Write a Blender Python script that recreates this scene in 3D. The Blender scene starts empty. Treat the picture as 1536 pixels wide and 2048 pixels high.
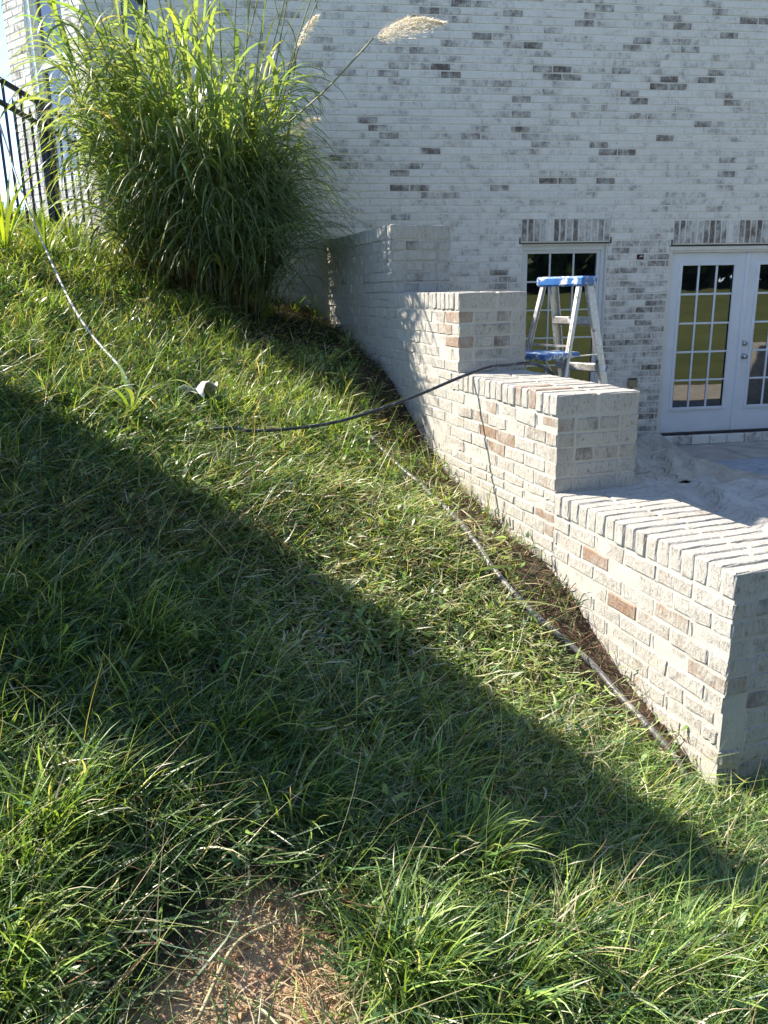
import bpy, bmesh, math, random
import numpy as np
from mathutils import Vector, Matrix

random.seed(7); RNG = np.random.default_rng(11)
SC = bpy.context.scene
COL = SC.collection
PI = math.pi

# ------------------------------------------------------------------ camera
F_PX, PITCH, ROLL, CAM_H = 1609.79, 0.2680, -0.0185, 1.70
_c, _s = math.cos(ROLL), math.sin(ROLL)
_X = np.array([1., 0, 0]); _D = np.array([0, -math.sin(PITCH), -math.cos(PITCH)])
FWD = np.array([0, math.cos(PITCH), -math.sin(PITCH)])
CR = _c*_X - _s*_D; CD = _s*_X + _c*_D
CAM = np.array([0, 0, CAM_H])
cam_data = bpy.data.cameras.new('camera'); cam = bpy.data.objects.new('camera', cam_data); COL.objects.link(cam)
cam_data.sensor_fit = 'VERTICAL'; cam_data.sensor_height = 36.0; cam_data.sensor_width = 27.0
cam_data.lens = F_PX/2048*36.0; cam_data.clip_start = 0.05; cam_data.clip_end = 2000
m = Matrix.Identity(4)
for i in range(3):
    m[i][0] = CR[i]; m[i][1] = -CD[i]; m[i][2] = -FWD[i]; m[i][3] = CAM[i]
cam.matrix_world = m
SC.camera = cam

# ------------------------------------------------------------------ sky, sun, exposure
SUN_AZ, SUN_EL = math.radians(21), math.radians(45)          # azimuth from -X towards +Y
SUN_DIR = Vector((-math.cos(SUN_AZ)*math.cos(SUN_EL), math.sin(SUN_AZ)*math.cos(SUN_EL), math.sin(SUN_EL)))
world = bpy.data.worlds.new('World'); SC.world = world; world.use_nodes = True
wn_ = world.node_tree.nodes; wl_ = world.node_tree.links
wn_.clear()
sky = wn_.new('ShaderNodeTexSky'); sky.sky_type = 'NISHITA'; sky.sun_disc = False
sky.sun_elevation = SUN_EL; sky.sun_rotation = math.radians(-69)
sky.air_density = 0.30; sky.dust_density = 0.0; sky.ozone_density = 1.0
bg = wn_.new('ShaderNodeBackground'); bg.inputs[1].default_value = 0.15
wo = wn_.new('ShaderNodeOutputWorld')
wl_.new(sky.outputs[0], bg.inputs[0]); wl_.new(bg.outputs[0], wo.inputs[0])
sd = bpy.data.lights.new('sun', 'SUN'); sd.energy = 2.15; sd.angle = math.radians(0.5); sd.color = (1.0, 0.975, 0.94)
sun = bpy.data.objects.new('sun', sd); COL.objects.link(sun)
sun.rotation_euler = SUN_DIR.to_track_quat('Z', 'Y').to_euler(); sun.location = (-20, 10, 25)
SC.view_settings.view_transform = 'Standard'; SC.view_settings.look = 'None'
SC.view_settings.gamma = 1.0; SC.view_settings.exposure = 2.42; SC.view_settings.use_curve_mapping = False
SC.view_settings.use_white_balance = True; SC.view_settings.white_balance_temperature = 7600; SC.view_settings.white_balance_tint = 10.0   # the phone's daylight-shade balance
SC.render.engine = 'CYCLES'
SC.cycles.max_bounces = 8; SC.cycles.diffuse_bounces = 4; SC.cycles.transmission_bounces = 5; SC.cycles.transparent_max_bounces = 8

# ------------------------------------------------------------------ frames of reference
W0 = np.array([1.1291, 2.4305, 0]); WYAW = 0.3164             # retaining wall: local x = across, local y = along
WDIR = np.array([-math.sin(WYAW), math.cos(WYAW), 0]); WNRM = np.array([math.cos(WYAW), math.sin(WYAW), 0])
H0 = np.array([0, 8.4492, 0]); HYAW = 0.1496                  # house: local x = along front, local y = into house
HX = np.array([math.cos(HYAW), math.sin(HYAW), 0]); HY = np.array([-math.sin(HYAW), math.cos(HYAW), 0])
Z0 = 0.8058; STEP = 0.4401; CAPH = 0.1016; COURSE = 0.0677
WW = 0.42; LS = [0.0, 1.148, 2.2406, 3.3535, 6.30]
def proj(P):
    d = np.asarray(P, float) - CAM; z = d @ FWD
    return np.stack([768 + F_PX*(d @ CR)/z, 1024 + F_PX*(d @ CD)/z], -1)
def ray(u, v): return FWD + CR*(u-768)/F_PX + CD*(v-1024)/F_PX

# ------------------------------------------------------------------ terrain heights
CP = np.array([(1.118,2.465,.008),(1.04,2.70,.128),(.947,2.985,.217),(.837,3.323,.368),(.666,3.846,.486),(.499,4.356,.585),(.317,4.911,.725),(.176,5.343,.925),(.026,5.801,1.11),(-.139,6.302,1.235),(-.284,6.746,1.345),(-.495,7.392,1.43),(-.646,7.853,1.50),(-.85,8.40,1.58),
 (-2.95,7.0,2.2),(-2.82,7.5,2.22),(-2.62,8.06,2.1),(-1.8,8.2,1.85),(-3.1,5.5,2.2),(-3.2,4.0,1.95),(-1.6,6.8,1.72),(-1.5,5.2,1.42),(-.8,6.0,1.32),
 (-1.2,3.6,1.02),(0,3.2,.53),(0,2.2,.33),(-.6,2.2,.52),(-1.4,2.2,.82),(.5,1.7,.14),(0,1.2,.18),(-.7,1.2,.36),(0,0,.08),(-1.4,.4,.45),(1.0,.8,.02),(1.6,1.5,-.02),(1.6,2.4,-.03),(2.5,1.0,-.03),(2.2,3.0,-.05),(0,-2,-.02),(-2,-2,.3),(2,-2,-.05),
 (-3.6,7.8,2.5),(-3.7,6.0,2.45),(-3.8,4.0,2.2),(-6,7,2.2),(-6,3,2.2),(-5,-1,1.0),(-9,8,1.6),(-14,6,1.2),(-14,-4,1.2),(-30,10,.3),(-30,-20,.3),(-10,25,.2),(-40,45,-1),(0,-8,.05),(6,-6,.25),(9,2.5,.15),(6,2.5,-.03),(11,-2,.75),(14,-7,1.35),(20,-12,1.7),(10,-12,1.3),(0,-16,1.2),(-12,-18,1.2),(30,-30,2.0),(0,-40,2.0),(35,0,1.6),(14,5,.5),(40,30,1.0),(12,12,.3)])
def _ker(r): return np.sqrt(r*r + .25)
_n = len(CP); _M = np.zeros((_n+1, _n+1))
_M[:_n, :_n] = _ker(np.hypot(CP[:, None, 0]-CP[None, :, 0], CP[:, None, 1]-CP[None, :, 1])) - np.eye(_n)*.002
_M[:_n, _n] = 1; _M[_n, :_n] = 1
_sol = np.linalg.solve(_M, np.append(CP[:, 2], 0))
_ph = RNG.uniform(0, 6.28, (24, 2)); _fr = RNG.uniform(2.0, 11.0, 24); _an = RNG.uniform(0, 6.28, 24)
def wall_frame(x, y):
    dx, dy = x-W0[0], y-W0[1]
    return dx*WNRM[0]+dy*WNRM[1], dx*WDIR[0]+dy*WDIR[1]
def sstep(a, b, x):
    t = np.clip((x-a)/(b-a), 0, 1); return t*t*(3-2*t)
def hz(x, y, micro=True):
    x = np.asarray(x, float); y = np.asarray(y, float); sh = x.shape; x = x.ravel(); y = y.ravel(); o = np.empty(len(x))
    for i in range(0, len(x), 20000):
        a, b = x[i:i+20000], y[i:i+20000]
        o[i:i+20000] = _ker(np.hypot(a[:, None]-CP[None, :, 0], b[:, None]-CP[None, :, 1])) @ _sol[:_n] + _sol[_n]
    if micro:
        k = np.zeros(len(x))
        for j in range(24):
            k += np.sin((x*math.cos(_an[j])+y*math.sin(_an[j]))*_fr[j]+_ph[j, 0])/_fr[j]
        near = 1-sstep(9, 14, np.hypot(x, y-4))
        o += k*.022*near
    ofs, s = wall_frame(x, y)
    m_ = sstep(.19, .23, ofs)*sstep(-.15, .05, s)*(1-sstep(8.5, 9.5, x))
    o = o*(1-m_) + (-.14)*m_
    return o.reshape(sh)
def ground_hit(u, v, lift=0.0):
    d = ray(u, v); t = np.linspace(.4, 14, 3000); P = CAM + d*t[:, None]
    g = hz(P[:, 0], P[:, 1])+lift; k = int(np.argmax(P[:, 2] < g)); return P[k]

# ------------------------------------------------------------------ helpers: objects
def tag(o, label=None, cat=None, group=None, kind=None):
    if label: o['label'] = label
    if cat: o['category'] = cat
    if group: o['group'] = group
    if kind: o['kind'] = kind
    return o
def link(name, data, parent=None, loc=None, rot=None, mat=None):
    o = bpy.data.objects.new(name, data); COL.objects.link(o)
    if parent is not None: o.parent = parent
    if loc is not None: o.location = loc
    if rot is not None: o.rotation_euler = rot
    if mat is not None and data is not None and hasattr(data, 'materials') and len(data.materials) == 0: data.materials.append(mat)
    return o
def empty(name, loc=(0, 0, 0), rz=0.0):
    o = bpy.data.objects.new(name, None); COL.objects.link(o); o.empty_display_size = .1
    o.location = loc; o.rotation_euler = (0, 0, rz); return o
def np_mesh(name, V, loops, starts, totals, mat=None, smooth=False, attrs=None):
    me = bpy.data.meshes.new(name); V = np.ascontiguousarray(V, np.float32)
    me.vertices.add(len(V)); me.vertices.foreach_set('co', V.ravel())
    me.loops.add(len(loops)); me.loops.foreach_set('vertex_index', np.ascontiguousarray(loops, np.int32))
    me.polygons.add(len(starts)); me.polygons.foreach_set('loop_start', np.ascontiguousarray(starts, np.int32))
    me.polygons.foreach_set('loop_total', np.ascontiguousarray(totals, np.int32))
    me.polygons.foreach_set('use_smooth', np.full(len(starts), bool(smooth)))
    for k, a in (attrs or {}).items():
        if a.ndim == 1:
            at = me.attributes.new(k, 'FLOAT', 'POINT'); at.data.foreach_set('value', np.ascontiguousarray(a, np.float32))
        else:
            at = me.attributes.new(k, 'FLOAT_COLOR', 'POINT'); at.data.foreach_set('color', np.ascontiguousarray(a, np.float32).ravel())
    me.update(calc_edges=True)
    if mat: me.materials.append(mat)
    return me
class MB:
    """collects simple shapes into one mesh"""
    def __init__(s): s.v = []; s.f = []
    def add(s, V, F):
        b = len(s.v); s.v += [tuple(map(float, p)) for p in V]; s.f += [tuple(i+b for i in q) for q in F]; return s
    def box(s, x0, x1, y0, y1, z0, z1):
        return s.add([(x0,y0,z0),(x1,y0,z0),(x1,y1,z0),(x0,y1,z0),(x0,y0,z1),(x1,y0,z1),(x1,y1,z1),(x0,y1,z1)],
                     [(0,3,2,1),(4,5,6,7),(0,1,5,4),(1,2,6,5),(2,3,7,6),(3,0,4,7)])
    def bar(s, p, q, w, d, up=(0, 0, 1)):
        p = Vector(p); q = Vector(q); a = (q-p).normalized(); u = Vector(up); x = a.cross(u)
        if x.length < 1e-4: x = a.cross(Vector((1, 0, 0)))
        x.normalize(); y = x.cross(a).normalized(); V = []
        for c in (p, q):
            for sx, sy in ((-1,-1),(1,-1),(1,1),(-1,1)): V.append(c+x*(sx*w/2)+y*(sy*d/2))
        return s.add(V, [(3,2,1,0),(4,5,6,7),(0,1,5,4),(1,2,6,5),(2,3,7,6),(3,0,4,7)])
    def tube(s, pts, r, n=8, caps=True):
        pts = [Vector(p) for p in pts]; R = r if isinstance(r, (list, tuple, np.ndarray)) else [r]*len(pts)
        V = []; F = []; prev = None
        for i, p in enumerate(pts):
            t = (pts[min(i+1, len(pts)-1)]-pts[max(i-1, 0)]).normalized()
            if prev is None:
                x = t.orthogonal().normalized()
            else:
                x = (prev-t*prev.dot(t)); x = x.normalized() if x.length > 1e-6 else t.orthogonal().normalized()
            prev = x; y = t.cross(x)
            for k in range(n):
                a = 2*PI*k/n; V.append(p+x*(math.cos(a)*R[i])+y*(math.sin(a)*R[i]))
        for i in range(len(pts)-1):
            for k in range(n):
                F.append((i*n+k, i*n+(k+1) % n, (i+1)*n+(k+1) % n, (i+1)*n+k))
        if caps: F.append(tuple(range(n-1, -1, -1))); F.append(tuple((len(pts)-1)*n+k for k in range(n)))
        return s.add(V, F)
    def mesh(s, name, mat=None, smooth=False):
        me = bpy.data.meshes.new(name); me.from_pydata(s.v, [], s.f); me.update()
        if smooth: me.polygons.foreach_set('use_smooth', np.ones(len(me.polygons), bool))
        if mat: me.materials.append(mat)
        return me
    def build(s, name, mat, parent=None, loc=None, rot=None, bevel=0, smooth=False):
        me = s.mesh(name, mat, smooth)
        if bevel:
            bm = bmesh.new(); bm.from_mesh(me)
            bmesh.ops.remove_doubles(bm, verts=bm.verts, dist=1e-6)
            bmesh.ops.bevel(bm, geom=list(bm.edges), offset=bevel, segments=1, affect='EDGES', clamp_overlap=True)
            bm.to_mesh(me); bm.free()
        return link(name, me, parent, loc, rot)
def catmull(P, n=12):
    P = [Vector(p) for p in P]; Q = [P[0]*2-P[1]]+P+[P[-1]*2-P[-2]]; out = []
    for i in range(1, len(Q)-2):
        a, b, c, d = Q[i-1:i+3]
        for k in range(n):
            t = k/n; out.append(.5*((2*b)+(c-a)*t+(2*a-5*b+4*c-d)*t*t+(3*b-a-3*c+d)*t**3))
    return out+[P[-1]]

# ------------------------------------------------------------------ helpers: materials
class NT:
    def __init__(s, name):
        s.m = bpy.data.materials.new(name); s.m.use_nodes = True; s.t = s.m.node_tree; s.t.nodes.clear()
        s.out = s.t.nodes.new('ShaderNodeOutputMaterial')
    def n(s, typ, ins=None, **kw):
        nd = s.t.nodes.new('ShaderNode'+typ)
        for k, v in kw.items(): setattr(nd, k, v)
        for k, v in (ins or {}).items(): s.set(nd, k, v)
        return nd
    def set(s, nd, k, v):
        sock = nd.inputs[k]
        if isinstance(v, bpy.types.NodeSocket): s.t.links.new(v, sock)
        elif isinstance(v, bpy.types.Node): s.t.links.new(v.outputs[0], sock)
        else:
            if sock.type == 'RGBA' and len(v) == 3: v = (*v, 1)
            sock.default_value = v
    def math(s, op, a, b=0.0, c=0.0, clamp=False):
        nd = s.n('Math', {0: a, 1: b, 2: c}, operation=op); nd.use_clamp = clamp; return nd.outputs[0]
    def mix(s, f, a, b, blend='MIX'):
        nd = s.t.nodes.new('ShaderNodeMix'); nd.data_type = 'RGBA'; nd.blend_type = blend
        s.set(nd, 0, f); s.set(nd, 6, a); s.set(nd, 7, b); return nd.outputs[2]
    def noise(s, vec, scale, detail=4, rough=.55, dist=0.0):
        nd = s.n('TexNoise', {'Scale': scale, 'Detail': detail, 'Roughness': rough, 'Distortion': dist})
        if vec is not None: s.set(nd, 'Vector', vec)
        return nd.outputs[0]
    def ramp(s, f, lo, hi):
        nd = s.n('MapRange', {0: f, 1: lo, 2: hi, 3: 0.0, 4: 1.0}); nd.interpolation_type = 'SMOOTHSTEP'; return nd.outputs[0]
    def coord(s, which='Object', scale=(1, 1, 1), offset=None):
        tc = s.n('TexCoord').outputs[which]
        if offset is not None:
            tc = s.n('VectorMath', {0: tc, 1: offset}, operation='ADD').outputs[0]
        return s.n('Mapping', {'Vector': tc, 'Scale': scale}).outputs[0]
    def bump(s, h, dist=.01, strength=1.0, normal=None):
        nd = s.n('Bump', {'Height': h, 'Distance': dist, 'Strength': strength})
        if normal is not None: s.set(nd, 'Normal', normal)
        return nd.outputs[0]
    def principled(s, col, rough=.6, normal=None, **kw):
        p = s.n('BsdfPrincipled', {'Base Color': col, 'Roughness': rough})
        if normal is not None: s.set(p, 'Normal', normal)
        for k, v in kw.items(): s.set(p, k.replace('_', ' '), v)
        return p
    def done(s, sh):
        s.t.links.new(sh.outputs[0] if isinstance(sh, bpy.types.Node) else sh, s.out.inputs[0]); return s.m

def simple_mat(name, col, rough=.5, var=.12, scale=8, bump=0.0, metallic=0.0, **kw):
    T = NT(name); v = T.coord('Object'); nz = T.noise(v, scale, 5)
    c = T.mix(T.ramp(nz, .3, .7), tuple(x*(1-var) for x in col), tuple(min(1, x*(1+var)) for x in col))
    nrm = T.bump(T.noise(v, scale*12, 3), bump, .6) if bump else None
    return T.done(T.principled(c, rough, nrm, Metallic=metallic, **kw))

def brick_mat(name, white, brick_a, brick_b, relief=.006, streak=1.0, speck=.3):
    """brick under a smeared whitewash; 'wear' and 'tone' come per brick, from the object or from the mesh"""
    T = NT(name)
    def per(k): return T.math('ADD', T.n('Attribute', attribute_name=k, attribute_type='OBJECT').outputs['Fac'],
                              T.n('Attribute', attribute_name=k, attribute_type='GEOMETRY').outputs['Fac'])
    wear = per('wear'); tone = per('tone')
    rnd = T.n('ObjectInfo').outputs['Random']
    off = T.n('CombineXYZ', {0: T.math('MULTIPLY', rnd, 37.0), 1: T.math('MULTIPLY', rnd, 91.0), 2: T.math('MULTIPLY', rnd, 53.0)}).outputs[0]
    v = T.coord('Object', (1, 1, 1), off); vs = T.coord('Object', (1, 1, .38), off)
    big = T.noise(v, 10, 3, .55); streaks = T.noise(vs, 75, 5, .65, .6); fine = T.noise(v, 260, 3, .6); mid = T.noise(v, 30, 4, .6)
    n = T.math('ADD', T.math('MULTIPLY', streaks, .45*streak), T.math('ADD', T.math('MULTIPLY', mid, .35), T.math('MULTIPLY', big, .85)))   # ~0.72 mean
    # cover: 1 = solid wash, 0 = bare brick
    cover = T.n('MapRange', {0: T.math('ADD', n, T.math('MULTIPLY', wear, -.66)), 1: .08, 2: .60, 3: 0.0, 4: 1.0}); cover.interpolation_type = 'SMOOTHSTEP'
    specks = T.math('MULTIPLY', T.ramp(T.noise(vs, 105, 5, .72, .5), .545, .65), speck)
    cover = T.math('MULTIPLY', cover.outputs[0], T.math('SUBTRACT', 1.0, specks))
    brick = T.mix(T.ramp(T.math('ADD', tone, T.math('MULTIPLY', mid, .3)), .15, 1.1), brick_a, brick_b)
    brick = T.mix(T.ramp(fine, .35, .75), brick, T.mix(.5, brick, (.05, .045, .04)))
    wcol = T.mix(T.ramp(big, .35, .7), white, tuple(x*.90 for x in white))
    wcol = T.mix(T.math('MULTIPLY', T.ramp(mid, .45, .8), .20), wcol, tuple(x*.72 for x in white))
    col = T.mix(cover, brick, wcol)
    hgt = T.math('ADD', T.math('MULTIPLY', streaks, .6), T.math('ADD', T.math('MULTIPLY', fine, .18), T.math('MULTIPLY', cover, .22)))
    nrm = T.bump(hgt, relief, .9)
    return T.done(T.principled(col, .85, nrm))

M = {}
M['house_brick'] = brick_mat('whitewashed_house_brick', (.86, .82, .73), (.15, .12, .10), (.20, .145, .115), .003, 1.0, .18)
M['wall_brick'] = brick_mat('whitewashed_wall_brick', (.50, .485, .44), (.11, .095, .085), (.36, .225, .15), .016, 1.0, .55)
M['wall_mortar'] = brick_mat('whitewashed_wall_mortar', (.51, .495, .45), (.33, .31, .28), (.38, .34, .29), .008, 1.0, .3)
M['mortar'] = brick_mat('whitewashed_mortar', (.87, .83, .75), (.45, .43, .40), (.50, .46, .40), .003, 1.0, .1)

def foliage_mat(name, rough=.45, trans=.38, spec=.35, var=0.25, tint=(1.35, 1.3, .5)):
    T = NT(name)
    c = T.n('Attribute', attribute_name='col', attribute_type='GEOMETRY').outputs['Color']
    nz = T.noise(T.coord('Object'), 60, 2)
    c2 = T.mix(T.math('MULTIPLY', T.ramp(nz, .3, .7), var), c, T.mix(.5, c, (.02, .03, .01)))
    p = T.principled(c2, rough); p.inputs['Specular IOR Level'].default_value = spec
    tr = T.n('BsdfTranslucent', {'Color': T.mix(1.0, c2, tint, 'MULTIPLY')})
    mx = T.n('MixShader', {0: trans, 1: p, 2: tr})
    return T.done(mx)
M['grass'] = foliage_mat('grass_blade', .36, .40, .55)
M['plume_leaf'] = foliage_mat('plume_grass_leaf', .36, .55, .6)
M['dry'] = foliage_mat('dry_grass', .7, .2, .2)
M['tree_leaf'] = foliage_mat('tree_leaf', .5, .3, .3)
M['plume'] = foliage_mat('plume_fluff', .9, .6, .1, .05, (1.1, 1.08, 1.0))
M['bark'] = simple_mat('bark', (.11, .085, .065), .9, .35, 12, .01)

# ================================================================== the setting
def wobble(x, y, sc=1.0, seed=0):
    r = np.random.default_rng(seed); o = np.zeros(np.shape(x))
    for k in range(10):
        a = r.uniform(0, 6.28); f = r.uniform(2, 9)*sc; o = o+np.sin((x*math.cos(a)+y*math.sin(a))*f+r.uniform(0, 6.28))
    return o/4.0
def bare_mask(x, y, grow=1.0):       # bare clay in the foreground
    w = wobble(x, y, 2.0, 3)*.055
    d1 = np.hypot((x+.27)/.17, (y-1.34)/.27)+w*3
    d2 = np.hypot((x+.38)/.14, (y-1.24)/.15)+w*3
    return 1-sstep(.80*grow, 1.15*grow, np.minimum(d1, d2))
def mulch_mask(x, y):      # dead litter along the foot of the wall and under the plume grass
    o, s = wall_frame(x, y); w = wobble(x, y, 1.5, 4)
    wid = .24+.26*sstep(1.6, 4.4, s)+.04*w
    a = (1-sstep(wid*.6, wid*1.5, -o))*sstep(.0, .4, s)
    b = (1-sstep(.45, .95, np.hypot(x+.75, (y-6.7)*.8)+.1*w))
    return np.clip(np.maximum(a, b), 0, 1)
def grid_axis(lo, a, b, hi, st):
    l = []; v = a; d = st
    while v > lo: d *= 1.35; v -= d; l.append(v)
    r = []; v = b; d = st
    while v < hi: d *= 1.35; v += d; r.append(v)
    return np.array(l[::-1]+list(np.arange(a, b+1e-6, st))+r)
gx = grid_axis(-400, -4.2, 2.6, 400, .05); gy = grid_axis(-400, -.4, 9.0, 400, .05)
GX, GY = np.meshgrid(gx, gy); GZ = hz(GX, GY)
far = sstep(45, 120, np.hypot(GX, GY)); GZ = GZ*(1-far)+0.0*far
nx_, ny_ = len(gx), len(gy)
ii = np.arange((ny_-1)*(nx_-1)); r_ = ii//(nx_-1); c_ = ii % (nx_-1); b_ = r_*nx_+c_
quad = np.stack([b_, b_+1, b_+1+nx_, b_+nx_], 1)
inner = 1-sstep(3.0, 5.0, np.maximum(np.abs(GX+.8)-1.2, np.abs(GY-4)-1.5))
T = NT('hillside_soil')
v = T.coord('Object'); bare = T.n('Attribute', attribute_name='bare').outputs['Fac']; mul = T.n('Attribute', attribute_name='mulch').outputs['Fac']; lawn = T.n('Attribute', attribute_name='lawn').outputs['Fac']
n1 = T.noise(v, 25, 6, .6); n2 = T.noise(v, 90, 4, .6); n3 = T.noise(v, .8, 4, .6); n4 = T.noise(v, 350, 3)
thatch = T.mix(T.ramp(n1, .3, .7), (.020, .026, .012), (.060, .055, .028))
clay = T.mix(T.ramp(n1, .3, .7), (.46, .25, .14), (.60, .42, .28)); clay = T.mix(T.ramp(n2, .45, .75), clay, (.66, .54, .41))
mc = T.mix(T.ramp(n2, .3, .7), (.030, .020, .014), (.11, .07, .045))
lw = T.mix(T.ramp(n3, .3, .7), (.10, .14, .035), (.17, .19, .06)); lw = T.mix(T.ramp(n2, .35, .7), lw, (.04, .06, .015))
col = T.mix(bare, T.mix(mul, T.mix(lawn, thatch, lw), mc), clay)
M['soil'] = T.done(T.principled(col, .95, T.bump(T.math('ADD', n2, T.math('MULTIPLY', n4, .4)), .02, .8)))
me = np_mesh('hillside', np.stack([GX.ravel(), GY.ravel(), GZ.ravel()], 1), quad.ravel(), np.arange(len(quad))*4, np.full(len(quad), 4), M['soil'], True,
             dict(bare=bare_mask(GX, GY).ravel(), mulch=mulch_mask(GX, GY).ravel(), lawn=(1-inner).ravel()))
tag(link('hillside', me), 'grassy clay hillside sloping down towards the patio', 'hillside', kind='structure')

# patio slabs
M['concrete'] = simple_mat('concrete', (.42, .385, .33), .9, .18, 5, .004)
pat = empty('patio', H0, HYAW); tag(pat, 'grey concrete patio below the french doors', 'patio', kind='structure')
ts = [-.35, 1.45, 3.72, 5.5, 7.4]; ds = [-5.3, -3.6, -2.0, -.012]
for i in range(len(ts)-1):
    for j in range(len(ds)-1):
        g = .005
        MB().box(ts[i]+g, ts[i+1]-g, ds[j]+g, ds[j+1]-g, -.15, -.03-.001*((i+j) % 2)).build('slab', M['concrete'], pat, bevel=.004)

# ================================================================== bricks
def brick_mesh(name, L, D, H, seed, mat, jit=.0025, nx=4, ny=2, nz=2, edge=.0035):
    """roughened brick with worn arrises; x = length, -y = face, z = height, centred"""
    r = np.random.default_rng(seed); idx = {}; V = []; Fc = []
    def axis(n, size):
        e = min(.25, edge*2.0/size)
        return [0.0, 1.0] if n == 1 else [0.0, e]+[e+(1-2*e)*q/(n-1) for q in range(1, n-1)]+[1-e, 1.0]
    ax_, ay_, az_ = axis(nx, L), axis(ny, D), axis(nz, H); nx, ny, nz = len(ax_)-1, len(ay_)-1, len(az_)-1
    def vid(i, j, k):
        if (i, j, k) not in idx:
            x, y, z = (ax_[i]-.5)*L, (ay_[j]-.5)*D, (az_[k]-.5)*H
            ex = (i in (0, nx))+(j in (0, ny))+(k in (0, nz))
            p = np.array([x, y, z])
            if ex >= 2:
                sg = np.array([-1 if i == 0 else 1 if i == nx else 0, -1 if j == 0 else 1 if j == ny else 0, -1 if k == 0 else 1 if k == nz else 0])
                p = p-sg*edge*r.uniform(.3, 1.5)*(1 if ex == 2 else .8)
                p = p+r.normal(0, jit*.6, 3)
            else: p = p+r.normal(0, jit*.25, 3)
            idx[(i, j, k)] = len(V); V.append(p)
        return idx[(i, j, k)]
    for i in range(nx):
        for k in range(nz):
            Fc.append((vid(i,0,k), vid(i+1,0,k), vid(i+1,0,k+1), vid(i,0,k+1)))
            Fc.append((vid(i+1,ny,k), vid(i,ny,k), vid(i,ny,k+1), vid(i+1,ny,k+1)))
    for j in range(ny):
        for k in range(nz):
            Fc.append((vid(0,j+1,k), vid(0,j,k), vid(0,j,k+1), vid(0,j+1,k+1)))
            Fc.append((vid(nx,j,k), vid(nx,j+1,k), vid(nx,j+1,k+1), vid(nx,j,k+1)))
    for i in range(nx):
        for j in range(ny):
            Fc.append((vid(i,j,nz), vid(i+1,j,nz), vid(i+1,j+1,nz), vid(i,j+1,nz)))
            Fc.append((vid(i,j+1,0), vid(i+1,j+1,0), vid(i+1,j,0), vid(i,j,0)))
    me = bpy.data.meshes.new(name); me.from_pydata([tuple(p) for p in V], [], Fc); me.update(); me.materials.append(mat); return me
_cache = {}
def shared_brick(kind, L, D, H, mat, nvar=6, **kw):
    key = (kind, round(L, 3), round(D, 3), round(H, 3), random.randrange(nvar))
    if key not in _cache: _cache[key] = brick_mesh('brick_'+kind, L, D, H, hash(key[1:]) % 99991, mat, **kw)
    return _cache[key]
class BrickSet:
    """bricks of one structure: the largest seen become objects, the rest one joined mesh"""
    def __init__(s): s.items = []
    def add(s, c, rotz, L, D, H, wear, tone, kind='brick', rotx=0.0, score=None, **kw):
        s.items.append(dict(c=c, rz=rotz, L=L, D=D, H=H, wear=wear, tone=tone, kind=kind, rx=rotx, kw=kw, score=score))
    def build(s, parent, mat, limit=300, name='brick', stuff='brickwork', toworld=None, visible=None, simple_y=False):
        its = s.items
        for it in its:
            if it['score'] is None: it['score'] = visible(it)
        order = sorted(range(len(its)), key=lambda i: -its[i]['score']); pick = set(i for i in order[:limit] if its[i]['score'] > 0)
        V = []; Lp = []; st = []; tt = []; wa = []; ta = []; nv = 0; nl = 0
        for i, it in enumerate(its):
            me = shared_brick(it['kind'], it['L'], it['D'], it['H'], mat, **it['kw'])
            if i in pick:
                o = link(name, me, parent, it['c'], (it['rx'], 0, it['rz'])); o['wear'] = float(it['wear']); o['tone'] = float(it['tone'])
            else:
                co = np.empty(len(me.vertices)*3, np.float32); me.vertices.foreach_get('co', co); co = co.reshape(-1, 3)
                R = np.array(Matrix.Rotation(it['rz'], 3, 'Z') @ Matrix.Rotation(it['rx'], 3, 'X')); co = co @ R.T+np.array(it['c'])
                lp = np.empty(len(me.loops), np.int32); me.loops.foreach_get('vertex_index', lp)
                V.append(co); Lp.append(lp+nv); npol = len(me.polygons); st.append(np.arange(npol)*4+nl); tt.append(np.full(npol, 4))
                wa.append(np.full(len(co), it['wear'])); ta.append(np.full(len(co), it['tone'])); nv += len(co); nl += len(lp)
        if V:
            me = np_mesh(stuff, np.concatenate(V), np.concatenate(Lp), np.concatenate(st), np.concatenate(tt), mat, False, dict(wear=np.concatenate(wa), tone=np.concatenate(ta)))
            tag(link(stuff, me, parent), kind='stuff')
def house_pt(t, d, z): return H0+HX*t+HY*d+np.array([0, 0, z])
def wall_pt(o, s, z): return W0+WNRM*o+WDIR*s+np.array([0, 0, z])

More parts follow.
